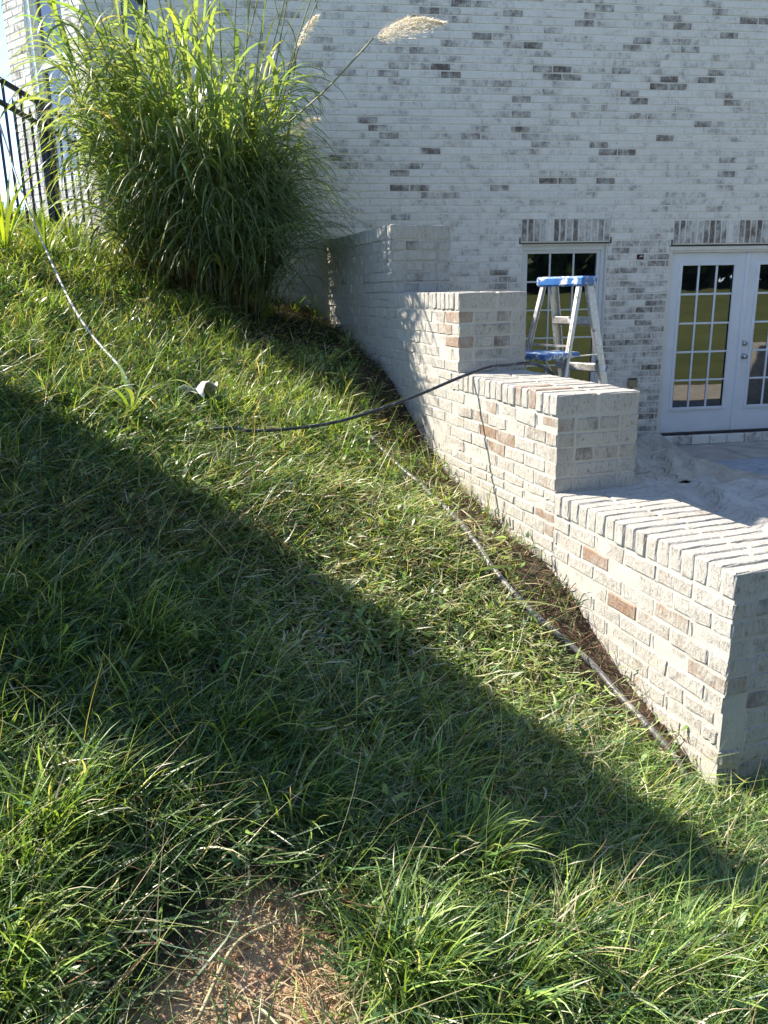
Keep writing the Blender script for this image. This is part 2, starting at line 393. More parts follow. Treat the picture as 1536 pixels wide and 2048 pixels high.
# ================================================================== house
house = empty('house', H0, HYAW)
tag(house, 'whitewashed brick house with french doors and white framed windows', 'house')
HL, HR, HT = -2.62, 13.0, 6.3
WIN = (1.475, 2.415, .52, 2.150); DOOR = (3.10, 4.98, -.03, 2.115); WIN2 = (-2.36, -1.985, 3.90, 5.3)
OPEN = [WIN, DOOR, WIN2]
REC = .006                                       # mortar lies this far behind the brick faces
def panel(xs, zs, holes, y, reveal):
    mb = MB(); X = sorted(set(list(xs)+[h[0] for h in holes]+[h[1] for h in holes])); Z = sorted(set(list(zs)+[h[2] for h in holes]+[h[3] for h in holes]))
    for i in range(len(X)-1):
        for k in range(len(Z)-1):
            cx, cz = (X[i]+X[i+1])/2, (Z[k]+Z[k+1])/2
            if any(h[0] < cx < h[1] and h[2] < cz < h[3] for h in holes): continue
            mb.add([(X[i],y,Z[k]),(X[i+1],y,Z[k]),(X[i+1],y,Z[k+1]),(X[i],y,Z[k+1])], [(0,1,2,3)])
    for a, b, c, d in holes:
        e = y+reveal
        mb.add([(a,y,c),(a,e,c),(a,e,d),(a,y,d)], [(0,1,2,3)]); mb.add([(b,y,c),(b,e,c),(b,e,d),(b,y,d)], [(3,2,1,0)])
        mb.add([(a,y,d),(b,y,d),(b,e,d),(a,e,d)], [(3,2,1,0)]); mb.add([(a,y,c),(b,y,c),(b,e,c),(a,e,c)], [(0,1,2,3)])
    return mb
panel((HL, HR), (-.3, HT), OPEN, REC, .20).build('mortar_wall', M['mortar'], house)
BA = math.radians(180-40)-HYAW                   # canted bay: runs back and to the left
bay_dir = np.array([math.cos(BA), math.sin(BA)]); bay_nrm = np.array([-math.sin(BA), math.cos(BA)])*-1     # bay_nrm points into the house
BAYL = 1.39; BWIN = (.30, 1.0, 2.75, 5.4)
if bay_nrm @ np.array([.5, 1]) < 0: bay_nrm = -bay_nrm
def bay_loc(k, d, z): return (HL+bay_dir[0]*k+bay_nrm[0]*d, bay_dir[1]*k+bay_nrm[1]*d, z)
bm_ = panel((0, BAYL), (-.3, HT), [BWIN], REC, .14); bm_.v = [bay_loc(*p) for p in bm_.v]; bm_.build('bay_wall', M['mortar'], house)
mb = MB(); ex, ey = HL+bay_dir[0]*BAYL, bay_dir[1]*BAYL
mb.add([(ex,ey,-.3),(ex,9,-.3),(ex,9,HT),(ex,ey,HT)], [(0,1,2,3)]); mb.add([(ex,9,-.3),(HR,9,-.3),(HR,9,HT),(ex,9,HT)], [(0,1,2,3)])
mb.add([(HR,0,-.3),(HR,9,-.3),(HR,9,HT),(HR,0,HT)], [(0,1,2,3)]); mb.build('outer_wall', M['mortar'], house)
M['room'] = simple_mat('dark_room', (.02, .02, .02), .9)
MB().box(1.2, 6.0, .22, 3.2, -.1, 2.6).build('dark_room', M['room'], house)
M['shingle'] = simple_mat('roof_shingle', (.07, .065, .06), .9, .3, 20, .01)
mb = MB(); a, b, c, d = ex-.1, HR+.3, -.12, 9.3
mb.add([(a,c,HT),(b,c,HT),(b,d,HT),(a,d,HT),(a+3.5,4.5,HT+3),(b-3.5,4.5,HT+3)], [(0,1,5,4),(1,2,5),(2,3,4,5),(3,0,4),(0,3,2,1)]); mb.build('roof', M['shingle'], house)

dark_px = [(560,5),(460,28),(430,53),(488,57),(705,35),(1013,18),(1230,50),(945,70),(1258,80),(1480,62),(1530,63),(655,115),(1130,125),(1100,148),(1255,130),(1415,112),(785,142),(425,160),(495,215),(325,238),(368,240),(515,240),(350,262),(810,220),(880,222),(845,245),(890,248),(1065,225),(1355,233),(1340,253),(1220,252),(1195,275),(1250,277),(1130,302),(1128,323),(1415,305),(1428,328),(740,322),(738,370),(735,417),(290,365),(290,412),(345,412),(765,440),(805,465),(985,465),(1200,440),(1010,488),(1075,488),(450,484),(165,505),(210,508),(1330,398),(1410,515),(1408,535),(350,600),(410,600),(880,578),(835,578),(1010,580),(665,600),(365,690),(385,532),(430,532)]
dark_px = [(560+x/1.574, y/1.574) for x, y in dark_px]
dark_px += [(960+x/2.667, 400+y/2.667) for x, y in [(105,372),(150,408),(100,445),(740,295),(815,370),(860,475),(955,540),(900,575),(985,575),(740,608),(880,640),(715,512),(700,720),(925,890),(690,770),(960,330),(730,255),(790,258),(905,1060),(920,1220),(880,1100),(900,1160)]]
def spans(a, b, zc, holes):
    seg = [(a, b)]
    for h in holes:
        if h[2] < zc < h[3]:
            seg = [q for (p0, p1) in seg for q in ((p0, min(p1, h[0])), (max(p0, h[1]), p1)) if q[1]-q[0] > .012]
    return seg
JT = .0095; BL = .1937; BH = COURSE-JT
LINT = [(WIN[0]-.008, WIN[1]+.014, WIN[3], 2.383), (DOOR[0]+.03, DOOR[1]-.03, DOOR[3], 2.361)]
HB = BrickSet(); hb_c = []
def lay(a, b, zlo, zhi, holes, fn, seed=0, stagger_end=0.0):
    r = random.Random(seed); k0 = int(math.floor(zlo/COURSE)); k1 = int(math.ceil(zhi/COURSE))
    for k in range(k0, k1):
        zc = (k+.5)*COURSE
        for (p0, p1) in spans(a, b, zc, holes):
            if stagger_end and p0 == a: p0 = a-(stagger_end if k % 2 else 0)
            ph = (.5 if k % 2 else 0.0)+r.uniform(-.03, .03); i = math.floor((p0-a)/(BL+JT)+ph)-1
            while True:
                x0 = a+(i-ph)*(BL+JT); x1 = x0+BL; i += 1
                if x0 >= p1: break
                y0, y1 = max(x0, p0), min(x1, p1)
                if x0 < p0: y0 = p0
                if y1-y0 < .022: continue
                L = round((y1-y0)/.01)*.01 if (y1-y0) < BL-.004 else BL
                fn((y0+y1)/2, zc, min(L, y1-y0+.004), r)
def hbrick(x, zc, L, r):
    P = house_pt(x, 0, zc); u, v = proj(P)
    z_ = max(0, 1-zc/3.2); zone = .30*sstep(2.35, 2.6, np.float64(x))*(1-sstep(1.7, 2.5, np.float64(zc)))
    w = float(np.clip(r.gauss(.48+zone*.5, .10), .15, .78))
    HB.add((x, .03-r.uniform(0, .002), zc), 0.0, L, .06, BH, w, r.random(), 'front', ny=1, nz=2, nx=2, jit=.0010, edge=.0022); hb_c.append((u, v))
lay(HL, 6.4, 0.0, 5.15, OPEN+LINT, hbrick, 5, .028)
C_ = np.array(hb_c)
for (px, py) in dark_px:
    d = np.hypot((C_[:, 0]-px)/2.6, C_[:, 1]-py); j = int(np.argmin(d))
    if d[j] < 12: HB.items[j]['wear'] = random.uniform(.76, .90); HB.items[j]['tone'] = random.uniform(0, .5)
def vis_house(it):
    u, v = proj(house_pt(*it['c']))
    if not (-5 < u < 1541 and -5 < v < 900): return -1
    if u < 640 or (u < 905 and v > 440) or (u < 1060 and v > 570) or v > 760: return -1
    z = (house_pt(*it['c'])-CAM) @ FWD
    return it['L']*it['H']/z**2*1e4 + (.35 if it['wear'] > .85 else 0)*it['L']/.2
HB.build(house, M['house_brick'], 300, 'brick', 'brickwork', visible=vis_house)
# bricks of the canted bay
BB = BrickSet(); brz = math.atan2(bay_dir[1], bay_dir[0])+PI
def bbrick(k, zc, L, r):
    BB.add(bay_loc(k, .03-r.uniform(0, .004), zc), brz, L, .06, BH, float(np.clip(r.gauss(.52, .1), .2, .8)), r.random(), 'front', ny=1, nz=2, nx=2, jit=.0010, edge=.0022, score=-1)
lay(.0, BAYL, 1.7, 5.4, [BWIN], bbrick, 8)
BB.build(house, M['house_brick'], 0, 'brick', 'bay_brickwork')
# soldier courses over the openings, steel angle below them
SB = BrickSet()
for (a, b, z0, z1) in LINT:
    n = round((b-a)/COURSE); p = (b-a)/n
    for i in range(n):
        x = a+(i+.5)*p; SB.add((x, .03-.006, (z0+z1)/2+.004), 0, p-.018, .062, z1-z0-.016, float(np.clip(random.gauss(.82, .16), .4, 1.05)), random.random(), 'soldier', nx=2, ny=1, nz=4, jit=.0015, edge=.003, score=1.0)
SB.build(house, M['house_brick'], 300, 'soldier_brick')
M['steel'] = simple_mat('dark_steel', (.03, .028, .028), .6, .2)
for (a, b, z0, z1) in LINT:
    MB().box(a-.02, b+.02, -.004, .10, z0-.011, z0-.003).build('lintel', M['steel'], house)
    for q in (a-.016, b+.004): MB().box(q, q+.012, -.006, .02, z0-.004, z0+.05).build('flashing', M['steel'], house)

# windows and doors
M['cream'] = simple_mat('cream_trim', (.74, .70, .62), .5, .05, 6)
M['door'] = simple_mat('white_door_paint', (.74, .76, .77), .42, .03, 5)
M['vinyl'] = simple_mat('white_vinyl', (.72, .73, .70), .4, .04, 6)
T = NT('window_glass')
p = T.principled((.006, .008, .008), .015, T.bump(T.noise(T.coord('Object'), 2.2, 2), .004, .25)); p.inputs['IOR'].default_value = 2.35
M['glass'] = T.done(p)
def frame(mb, a, b, c, d, w, y0, y1, wb=None):
    wb = w if wb is None else wb
    mb.box(a, a+w, y0, y1, c, d); mb.box(b-w, b, y0, y1, c, d); mb.box(a+w, b-w, y0, y1, d-w, d); mb.box(a+w, b-w, y0, y1, c, c+wb)
def lites(parent, a, b, c, d, nc, nr, yg, bar, matbar, tf=None):
    f = tf or (lambda p: p); t = bar
    mb_ = MB()
    pw, ph = (b-a-(nc-1)*t)/nc, (d-c-(nr-1)*t)/nr
    for i in range(nc):
        for j in range(nr):
            x0 = a+i*(pw+t); z0 = c+j*(ph+t)
            q = MB().box(x0, x0+pw, yg, yg+.004, z0, z0+ph); q.v = [f(p) for p in q.v]; q.build('pane', M['glass'], parent)
    for i in range(1, nc):
        x0 = a+i*(pw+t)-t; q = MB().box(x0, x0+t, yg-.012, yg+.016, c, d); q.v = [f(p) for p in q.v]; q.build('muntin', matbar, parent, bevel=.003)
    for j in range(1, nr):
        z0 = c+j*(ph+t)-t; q = MB().box(a, b, yg-.010, yg+.014, z0, z0+t); q.v = [f(p) for p in q.v]; q.build('muntin', matbar, parent, bevel=.003)
w = MB(); frame(w, WIN[0], WIN[1], WIN[2], WIN[3]-.016, .055, .045, .13)
wo_ = w.build('window', M['vinyl'], house)
w = MB(); frame(w, WIN[0]+.055, WIN[1]-.055, WIN[2]+.055, WIN[3]-.071, .035, .066, .12); w.build('sash', M['vinyl'], wo_, bevel=.003)
w = MB(); frame(w, WIN[0]-.0, WIN[1]+.0, WIN[2], WIN[3]-.012, .016, .012, .045); w.build('brickmould', M['cream'], wo_, bevel=.003)
lites(wo_, WIN[0]+.09, WIN[1]-.09, WIN[2]+.09, WIN[3]-.106, 3, 5, .088, .017, M['vinyl'])
# window behind the plume grass, on the front wall
w = MB(); frame(w, WIN2[0], WIN2[1], WIN2[2], WIN2[3], .07, .03, .12); w2 = w.build('window', M['vinyl'], house)
MB().box(WIN2[0]+.07, WIN2[1]-.07, .09, .094, WIN2[2]+.07, WIN2[3]-.07).build('pane', M['glass'], w2)
MB().box(WIN2[0]-.03, WIN2[1]+.03, -.03, .03, WIN2[2]-.06, WIN2[2]-.002).build('sill', M['cream'], w2, bevel=.004)
# bay window
w = MB(); frame(w, BWIN[0], BWIN[1], BWIN[2], BWIN[3], .075, .02, .11); w.v = [bay_loc(*p) for p in w.v]; bw = w.build('window', M['vinyl'], house)
for (c0, c1, nm) in ((BWIN[2]+.075, 3.86, 'lower_sash'), (3.862, BWIN[3]-.075, 'upper_sash')):
    w = MB(); frame(w, BWIN[0]+.076, BWIN[1]-.076, c0, c1, .045, .045 if nm == 'lower_sash' else .06, .10); w.v = [bay_loc(*p) for p in w.v]; w.build(nm, M['vinyl'], bw)
    w = MB().box(BWIN[0]+.121, BWIN[1]-.121, .08, .084, c0+.045, c1-.045); w.v = [bay_loc(*p) for p in w.v]; w.build('pane', M['glass'], bw)
# french doors
dr = MB(); a, b = DOOR[0], DOOR[1]
dr.box(a, a+.05, .02, .12, .075, 2.098); dr.box(b-.05, b, .02, .12, .075, 2.098); dr.box(a+.05, b-.05, .02, .12, 2.035, 2.098)
fd = dr.build('french_door', M['cream'], house, bevel=.004)
MB().box(a+.01, b-.01, .006, .02, 2.058, 2.10).build('head_trim', M['cream'], fd, bevel=.004)
MB().box(a+.05, b-.05, .0, .12, .078, .098).build('threshold', M['steel'], fd)
M['nickel'] = simple_mat('satin_nickel', (.55, .53, .50), .28, .05, metallic=1.0)
mid = (a+b)/2
for side, (x0, x1) in enumerate(((a+.052, mid-.002), (mid+.002, b-.052))):
    gl = (x0+.115, x1-.125 if side == 0 else x1-.115, .36, 1.925)
    if side == 1: gl = (x0+.125, x1-.115, .36, 1.925)
    lf = MB(); y0, y1 = .055, .10
    lf.box(x0, gl[0], y0, y1, .10, 2.033); lf.box(gl[1], x1, y0, y1, .10, 2.033); lf.box(gl[0], gl[1], y0, y1, gl[3], 2.033); lf.box(gl[0], gl[1], y0, y1, .10, gl[2])
    leaf = lf.build('door_leaf', M['door'], house); leaf.name = 'door_leaf'
    w = MB(); frame(w, gl[0]-.012, gl[1]+.012, gl[2]-.012, gl[3]+.012, .034, .043, .0545); w.build('lite_frame', M['door'], leaf, bevel=.004)
    lites(leaf, gl[0]+.022, gl[1]-.022, gl[2]+.022, gl[3]-.022, 3, 5, .066, .021, M['door'])
    if side == 1:
        for z, r1, name in ((1.068, .031, 'deadbolt'), (.926, .034, 'door_knob')):
            k = MB(); c = x0+.055
            prof = [(0, .054), (r1, .054), (r1, .047), (.018, .044), (.014, .028), (.026, .020), (.028, .006), (.018, -.004), (0, -.006)] if name == 'door_knob' else [(0, .054), (r1, .054), (r1, .046), (.024, .036), (.022, .030), (0, .030)]
            V = []; Fc = []; n = 20
            for (rr, yy) in prof:
                for q in range(n): V.append((c+rr*math.cos(2*PI*q/n), yy, z+rr*math.sin(2*PI*q/n)))
            for i in range(len(prof)-1):
                for q in range(n): Fc.append((i*n+q, i*n+(q+1) % n, (i+1)*n+(q+1) % n, (i+1)*n+q))
            k.add(V, Fc).build(name, M['nickel'], leaf, smooth=True)
MB().box(mid-.021, mid+.021, .030, .0545, .10, 2.030).build('astragal', M['door'], fd, bevel=.006)
# rowlock door sill
RB = BrickSet(); n = 9; pw = (b-a+.06)/n
for i in range(n): RB.add((a-.03+(i+.5)*pw, .03, .022), 0, pw-.008, .17, .10, random.uniform(.35, .75), random.random(), 'sill', nx=3, ny=2, nz=2, jit=.002, score=1.0)
RB.build(house, M['house_brick'], 300, 'sill_brick')
# outlet box and open junction box
M['tan'] = simple_mat('tan_plastic', (.36, .29, .17), .5, .15, 15)
ob = MB().box(2.715, 2.815, -.055, .004, .640, .725).build('outlet_cover', M['tan'], house, bevel=.008)
MB().box(2.712, 2.80, -.058, -.02, .722, .735).build('hinge_lid', M['steel'], ob, bevel=.003)
MB().tube([(2.765, -.02, .64), (2.765, -.02, .52)], .011, 8).build('conduit', M['tan'], ob)
jb = MB(); frame(jb, 2.738, 2.812, 1.972, 2.022, .006, -.006, .03); jb = jb.build('junction_box', simple_mat('black_plastic', (.015, .015, .016), .5), house)
MB().box(2.744, 2.806, -.0035, .02, 1.978, 2.016).build('box_back', M['room'], jb)
M['redwire'] = simple_mat('red_wire', (.35, .03, .03), .4)
for k in range(5):
    q = [(2.748+random.uniform(0, .05), -.006-random.uniform(0, .008), 1.982+random.uniform(0, .03)) for _ in range(4)]
    MB().tube(catmull(q, 5), .0032, 6).build('wire', M['redwire'] if k < 3 else M['vinyl'], jb)

# ================================================================== stepped retaining wall
def retaining_wall(origin, yaw, flip, label, limit, bare_px, segs):
    root = empty('retaining_wall', (origin[0], origin[1], 0), yaw); tag(root, label, 'wall')
    R = random.Random(3); BS = BrickSet(); CS = BrickSet(); D = .09
    toW = lambda p: np.array(origin)+np.array([math.cos(yaw), math.sin(yaw), 0])*p[0]+np.array([-math.sin(yaw), math.cos(yaw), 0])*p[1]+np.array([0, 0, p[2]])
    for k in range(len(segs)-1):
        s0, s1 = segs[k], segs[k+1]; top = Z0+STEP*k; cb = top-CAPH
        ss = s0+(.0 if k == 0 else 0.0)
        # core (mortar)
        e = .0046 if k < 3 else .009
        MB().box(e, WW-e, ss+e, s1+(.004 if k < len(segs)-2 else 0), -.35 if k == 0 else Z0-.35, top-.007-.0007*k).build('mortar_core', M['wall_mortar'], root)
        # cap: two rowlock bricks across
        n = max(1, round((s1-ss)/(.0572+JT))); p = (s1-ss)/n
        for i in range(n):
            sy = ss+(i+.5)*p; hl = WW/2-.003
            jit = R.uniform(-.0025, .0025)
            cut = R.uniform(-.03, .03)
            for h in (0, 1):
                if h == 0: xa, xb = -.002+R.uniform(-.003, .003), WW/2+cut-.004
                else: xa, xb = WW/2+cut+.004, WW+.002+R.uniform(-.003, .003)
                end = (i == 0)
                CS.add(((xa+xb)/2, sy, cb+CAPH/2+.003+jit+R.uniform(-.001, .001)), 0, round(xb-xa, 2), p-JT*.85, CAPH-.008, float(np.clip(R.gauss(.26, .12), .02, .6)), R.uniform(.1, .8), 'cap', nx=4, ny=2, nz=3, jit=.0014, edge=.0035)
        # courses, from under the cap down
        z = cb; j = 0; zbot = -.25 if k == 0 else Z0+STEP*(k-1)-CAPH-6*COURSE*1.0-.9
        rows = []
        lower = [Z0+STEP*q for q in range(k)][::-1]
        while z > zbot:
            h = COURSE
            nl = next((t for t in lower if t < z-1e-4), None)
            if nl is not None and abs(z-nl) < 1e-3: pass
            inlow = next((t for t in lower if t-CAPH-1e-4 < z-1e-4 <= t+1e-4), None)
            if inlow is not None: h = CAPH/2
            rows.append((z-h, z)); z -= h
        for (za, zb) in rows:
            j += 1; zc = (za+zb)/2; hh = zb-za-JT*.8; par = j % 2
            exposed_end = (k == 0) or (zc > Z0+STEP*(k-1)-.03)
            x = ss
            first = True
            while x < s1-.02:
                L = (BL if par else .092) if (first and exposed_end) else BL
                if first and not exposed_end: L = BL*(.5 if par else 1.0)*R.uniform(.85, 1.0)
                L = min(L, s1-x); L = round(L, 2) if L < BL-.004 else BL
                gx_ = R.gauss(0, .0012)
                kw = dict(nx=4, ny=2, nz=2, jit=.0024, edge=.0030)
                sy = x+L/2
                if first and k == 0 and exposed_end and 6 <= j <= 13:                 # ragged, chipped arris at the near end
                    ch = {6: .0, 7: .034, 8: .012, 9: -.006, 10: .0, 11: .024, 12: -.010, 13: .006}[j]
                    dpt = R.uniform(-.006, .012); LL = L-ch
                    BS.add((D/2+gx_-dpt*.3, x+ch+LL/2, zc), PI/2*-1, LL, D, hh, R.uniform(.2, .6), R.random(), 'brick', nx=4, ny=2, nz=2, jit=.003, edge=.006)
                else:
                    BS.add((D/2+gx_, sy, zc), -PI/2, L, D, hh, float(np.clip(R.gauss(.26, .13), .02, .55)), R.uniform(.35, 1.0), 'brick', **kw)
                BS.add((WW-D/2, sy, zc), PI/2, L, D, hh, float(np.clip(R.gauss(.35, .12), .05, .7)), R.random(), 'brick', score=-1, nx=2, ny=1, nz=1, jit=.003, edge=.004)
                x += L+JT; first = False
            if exposed_end:
                a0 = (.092 if par else BL)+JT if True else 0; a0 = D+JT if par else D+JT+.0
                x = D+JT; b1 = WW-D-JT
                cuts = [x, b1] if not par else [x, x+(b1-x)*R.uniform(.45, .6), b1]
                for q in range(len(cuts)-1):
                    LL = round(cuts[q+1]-cuts[q]-(JT if q < len(cuts)-2 else 0), 2)
                    BS.add((cuts[q]+LL/2, ss+D/2+R.gauss(0, .0015), zc), 0, LL, D, hh, float(np.clip(R.gauss(.50, .14), .15, .8)), R.random()*.3, 'brick', nx=4, ny=2, nz=2, jit=.0015, edge=.0035)
    for S in (BS, CS):
        if not S.items: continue
        Cc = np.array([proj(toW((it['c'][0]-D/2 if it['rz'] else it['c'][0], it['c'][1], it['c'][2]))) for it in S.items])
        for (px, py, w, cap) in bare_px:
            if cap != (S is CS): continue
            d = np.hypot(Cc[:, 0]-px, (Cc[:, 1]-py)*1.6)+np.array([0 if (it['rz'] < 0 or S is CS) and it['c'][0] < WW*.4 else 500 for it in S.items]); q = int(np.argmin(d)); S.items[q]['wear'] = w*.90; S.items[q]['tone'] = random.uniform(.7, 1)
    def vis(it):
        if limit == 0: return -1
        P = toW(it['c']); u, v = proj(P)
        if not (-20 < u < 1560 and 0 < v < 2048): return -1
        if it['rz'] < 0 and P[2] < hz(P[0]-.12, P[1]-.04)-.02: return -1
        if it['rz'] == 0 and P[2] < -.06: return -1
        z = (P-CAM) @ FWD
        return it['L']*it['H']/z**2
    BS.build(root, M['wall_brick'], limit, 'brick', 'brickwork', visible=vis)
    CS.build(root, M['wall_brick'], min(limit, 300), 'cap_brick', 'cap_brickwork', visible=vis)
    return root
bare_bricks = [(1090,845,.80,0),(1092,880,.6,0),(960,865,1.0,0),(997,878,.95,0),(980,899,1.0,0),(1080,797,.85,1),(1100,800,.85,1),(1096,914,.66,0),(1085,1036,1.0,0),(1097,1067,.9,0),(1164,1104,1.0,0),(1213,1127,.98,0),(1213,1196,1.05,0),(1290,1235,.6,0),(1331,1235,.68,0),(1419,1365,.75,0),(901,631,.9,0),(881,653,.75,0),(898,684,.9,0),(1300,1265,.6,0),(945,835,.7,0),(1395,1400,.6,0),(1350,1190,.55,0)]
retaining_wall((W0[0], W0[1], 0), WYAW, False, 'stepped whitewashed brick retaining wall running up the slope to the house', 300, bare_bricks, LS)
o2 = house_pt(6.25, -3.55, 0)
retaining_wall((o2[0], o2[1], 0), HYAW+.06, True, 'second stepped whitewashed wall beyond the french doors, at the far side of the patio', 0, [], [0, 1.15, 2.3, 3.5])

# ================================================================== blades and leaves (numpy)
def blades(root, L, W, az, tilt, bend, col, nseg=4, power=1.0, twist=None, base_w=.75, ground=False, fold=0.0, tipcol=None):
    """strap leaves: centreline starts 'tilt' from vertical and bends over by 'bend' towards azimuth az"""
    N = len(root); u = np.linspace(0, 1, nseg+1)
    th = tilt[:, None]+bend[:, None]*(((u[:-1]+u[1:])/2)**power)[None, :]
    dl = L[:, None]/nseg
    dx = np.sin(th)*dl; dz = np.cos(th)*dl
    hx = np.concatenate([np.zeros((N, 1)), np.cumsum(dx, 1)], 1); hzv = np.concatenate([np.zeros((N, 1)), np.cumsum(dz, 1)], 1)
    wav = RNG.normal(0, .12, N)
    A = az[:, None]+wav[:, None]*u[None, :]*3
    Pc = np.stack([root[:, None, 0]+hx*np.cos(A), root[:, None, 1]+hx*np.sin(A), root[:, None, 2]+hzv], 2)
    if ground:
        g = hz(Pc[..., 0], Pc[..., 1]); lift = .006+RNG.random((N, 1))*.035
        Pc[..., 2] = np.maximum(Pc[..., 2], g+lift*np.minimum(1, u*4)[None, :])
    tw = (np.zeros(N) if twist is None else twist)[:, None]*u[None, :]
    side = np.stack([-np.sin(A), np.cos(A), np.zeros_like(A)], 2)
    tang = np.gradient(Pc, axis=1); tang /= np.linalg.norm(tang, axis=2, keepdims=True)+1e-9
    nrm = np.cross(side, tang)
    wd = side*np.cos(tw)[..., None]+nrm*np.sin(tw)[..., None]
    prof = (base_w+(1-base_w)*np.minimum(1, u*3))*np.clip(1-u**2.4, 0, 1)
    hw = (W[:, None]*.5*prof[None, :])[..., None]
    Lft = Pc-wd*hw; Rgt = Pc+wd*hw
    nv = 2*nseg+1; V = np.empty((N, nv, 3), np.float32)
    V[:, 0:2*nseg:2] = Lft[:, :nseg]; V[:, 1:2*nseg:2] = Rgt[:, :nseg]; V[:, -1] = Pc[:, -1]
    fq = []
    for i in range(nseg-1): fq += [2*i, 2*i+1, 2*i+3, 2*i+2]
    fq += [2*nseg-2, 2*nseg-1, 2*nseg]
    fq = np.array(fq); tot = np.array([4]*(nseg-1)+[3]); st = np.concatenate([[0], np.cumsum(tot)[:-1]])
    loops = (fq[None, :]+(np.arange(N)*nv)[:, None]).ravel(); starts = (st[None, :]+(np.arange(N)*len(fq))[:, None]).ravel(); tots = np.tile(tot, N)
    c = np.repeat(col[:, None, :], nv, 1).astype(np.float32)
    if tipcol is not None:
        uu = np.concatenate([np.repeat(u[:nseg], 2), [1.0]]); f = np.clip((uu-.65)/.35, 0, 1)[None, :, None]; c = c*(1-f)+tipcol[:, None, :]*f
    c = np.concatenate([c, np.ones((N, nv, 1), np.float32)], 2)
    return V.reshape(-1, 3), loops, starts, tots, c.reshape(-1, 4)
def join_parts(parts):
    V, Lp, S, Tt, Cc = [], [], [], [], []; nv = nl = 0
    for v_, l_, s_, t_, c_ in parts:
        V.append(v_); Lp.append(l_+nv); S.append(s_+nl); Tt.append(t_); Cc.append(c_); nv += len(v_); nl += len(l_)
    return np.concatenate(V), np.concatenate(Lp), np.concatenate(S), np.concatenate(Tt), np.concatenate(Cc)
def blade_obj(name, parts, mat, parent=None, offset=None, smooth=True):
    V, Lp, S, Tt, Cc = join_parts(parts)
    if offset is not None: V = V-np.array(offset, np.float32)
    me = np_mesh(name, V, Lp, S, Tt, mat, smooth, dict(col=Cc)); return link(name, me, parent)
def pal(n, cols, wts, jit=.18):
    cols = np.array(cols); k = RNG.choice(len(cols), n, p=np.array(wts)/sum(wts)); c = cols[k]
    return np.clip(c*(1+RNG.normal(0, jit, (n, 1)))*(1+RNG.normal(0, .06, (n, 3))), .004, .9)
G_DARK, G_MID, G_LIME, G_STRAW, G_BLUE, G_BROWN = (.050, .120, .048), (.145, .250, .080), (.330, .470, .125), (.66, .60, .40), (.080, .165, .100), (.28, .18, .11)

def in_view(x, y, z, mu=260, mv=320):
    uv = proj(np.stack([x, y, z], 1)); return (uv[:, 0] > -mu) & (uv[:, 0] < 1536+mu) & (uv[:, 1] < 2048+mv)
PIPE_UV = [(690,828),(728,862),(762,900),(800,938),(836,968),(862,994),(905,1034),(940,1076),(958,1098),(985,1140),(1040,1205),(1110,1270),(1180,1330),(1235,1392),(1290,1452),(1345,1515),(1400,1590)]
PIPE = np.array([ground_hit(u, v, .03) for (u, v) in PIPE_UV])
def near_pipe(x, y):
    d = np.full(len(x), 9.0)
    for a_, b_ in zip(PIPE[:-1, :2], PIPE[1:, :2]):
        e_ = b_-a_; t = np.clip(((x-a_[0])*e_[0]+(y-a_[1])*e_[1])/(e_@e_), 0, 1); d = np.minimum(d, np.hypot(x-a_[0]-t*e_[0], y-a_[1]-t*e_[1]))
    return d
def ok_ground(x, y):
    o, s = wall_frame(x, y); h = (x-H0[0])*HY[0]+(y-H0[1])*HY[1]
    return ~((o > -.015) & (s > -.03) & (o < 3.2)) & (h < -.03) & (near_pipe(x, y) > .055)
def sample(n, x0=-3.3, x1=2.2, y0=.8, y1=8.2, near=1.3):
    x = RNG.uniform(x0, x1, n); y = y0+(y1-y0)*RNG.random(n)**near
    k = ok_ground(x, y); x, y = x[k], y[k]; z = hz(x, y); k = in_view(x, y, z); return x[k], y[k], z[k]
# cut-back strip between shade and wall: straw and clippings, paler to paint in sunlight
def cut_sunlit_zone(x, y):
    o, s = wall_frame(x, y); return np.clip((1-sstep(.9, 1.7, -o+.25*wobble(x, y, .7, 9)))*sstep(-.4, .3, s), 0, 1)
def scale_d(y): return 1+.22*np.clip(y-3, 0, 4)/2
parts = []
# laid-over mat
x, y, z = sample(150000); keep = RNG.random(len(x)) > np.maximum(np.maximum(bare_mask(x, y, 1.1)*.985, bare_mask(x+.12, y-.04, 1.0)*.8), mulch_mask(x, y)*.9); x, y, z = x[keep], y[keep], z[keep]; n = len(x)
cz = cut_sunlit_zone(x, y); col = pal(n, [G_DARK, G_MID, G_BLUE, G_LIME, G_STRAW, G_BROWN], [4, 4, 2, 1.0, .7, .3])
alt = pal(n, [G_MID, G_LIME, G_STRAW, G_BROWN, G_DARK], [3, 3.2, 2.2, .5, .8]); up_ = sstep(4.0, 4.8, y)*.7; pick = RNG.random(n) < np.maximum(cz*.9, up_); col[pick] = alt[pick]  # paler blades put sunlight into the colour here and up the slope
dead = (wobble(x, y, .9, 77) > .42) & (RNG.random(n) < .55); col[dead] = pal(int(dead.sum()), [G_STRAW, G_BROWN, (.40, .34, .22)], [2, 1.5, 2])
thin = RNG.random(n) > cz*.35
az = RNG.normal(-.3, 1.7, n)+.6*wobble(x, y, .5, 21); L = RNG.uniform(.09, .27, n)*np.where(pick, .62, 1.0)*(1-.35*sstep(3.5, 6, y))
parts.append(blades(np.stack([x, y, z+.004], 1)[thin], L[thin], (RNG.uniform(.0028, .0068, n)*scale_d(y))[thin], az[thin], RNG.uniform(.75, 1.5, n)[thin], RNG.uniform(.0, .7, n)[thin], col[thin], 3, 1.0, RNG.normal(0, .7, n)[thin], ground=True))
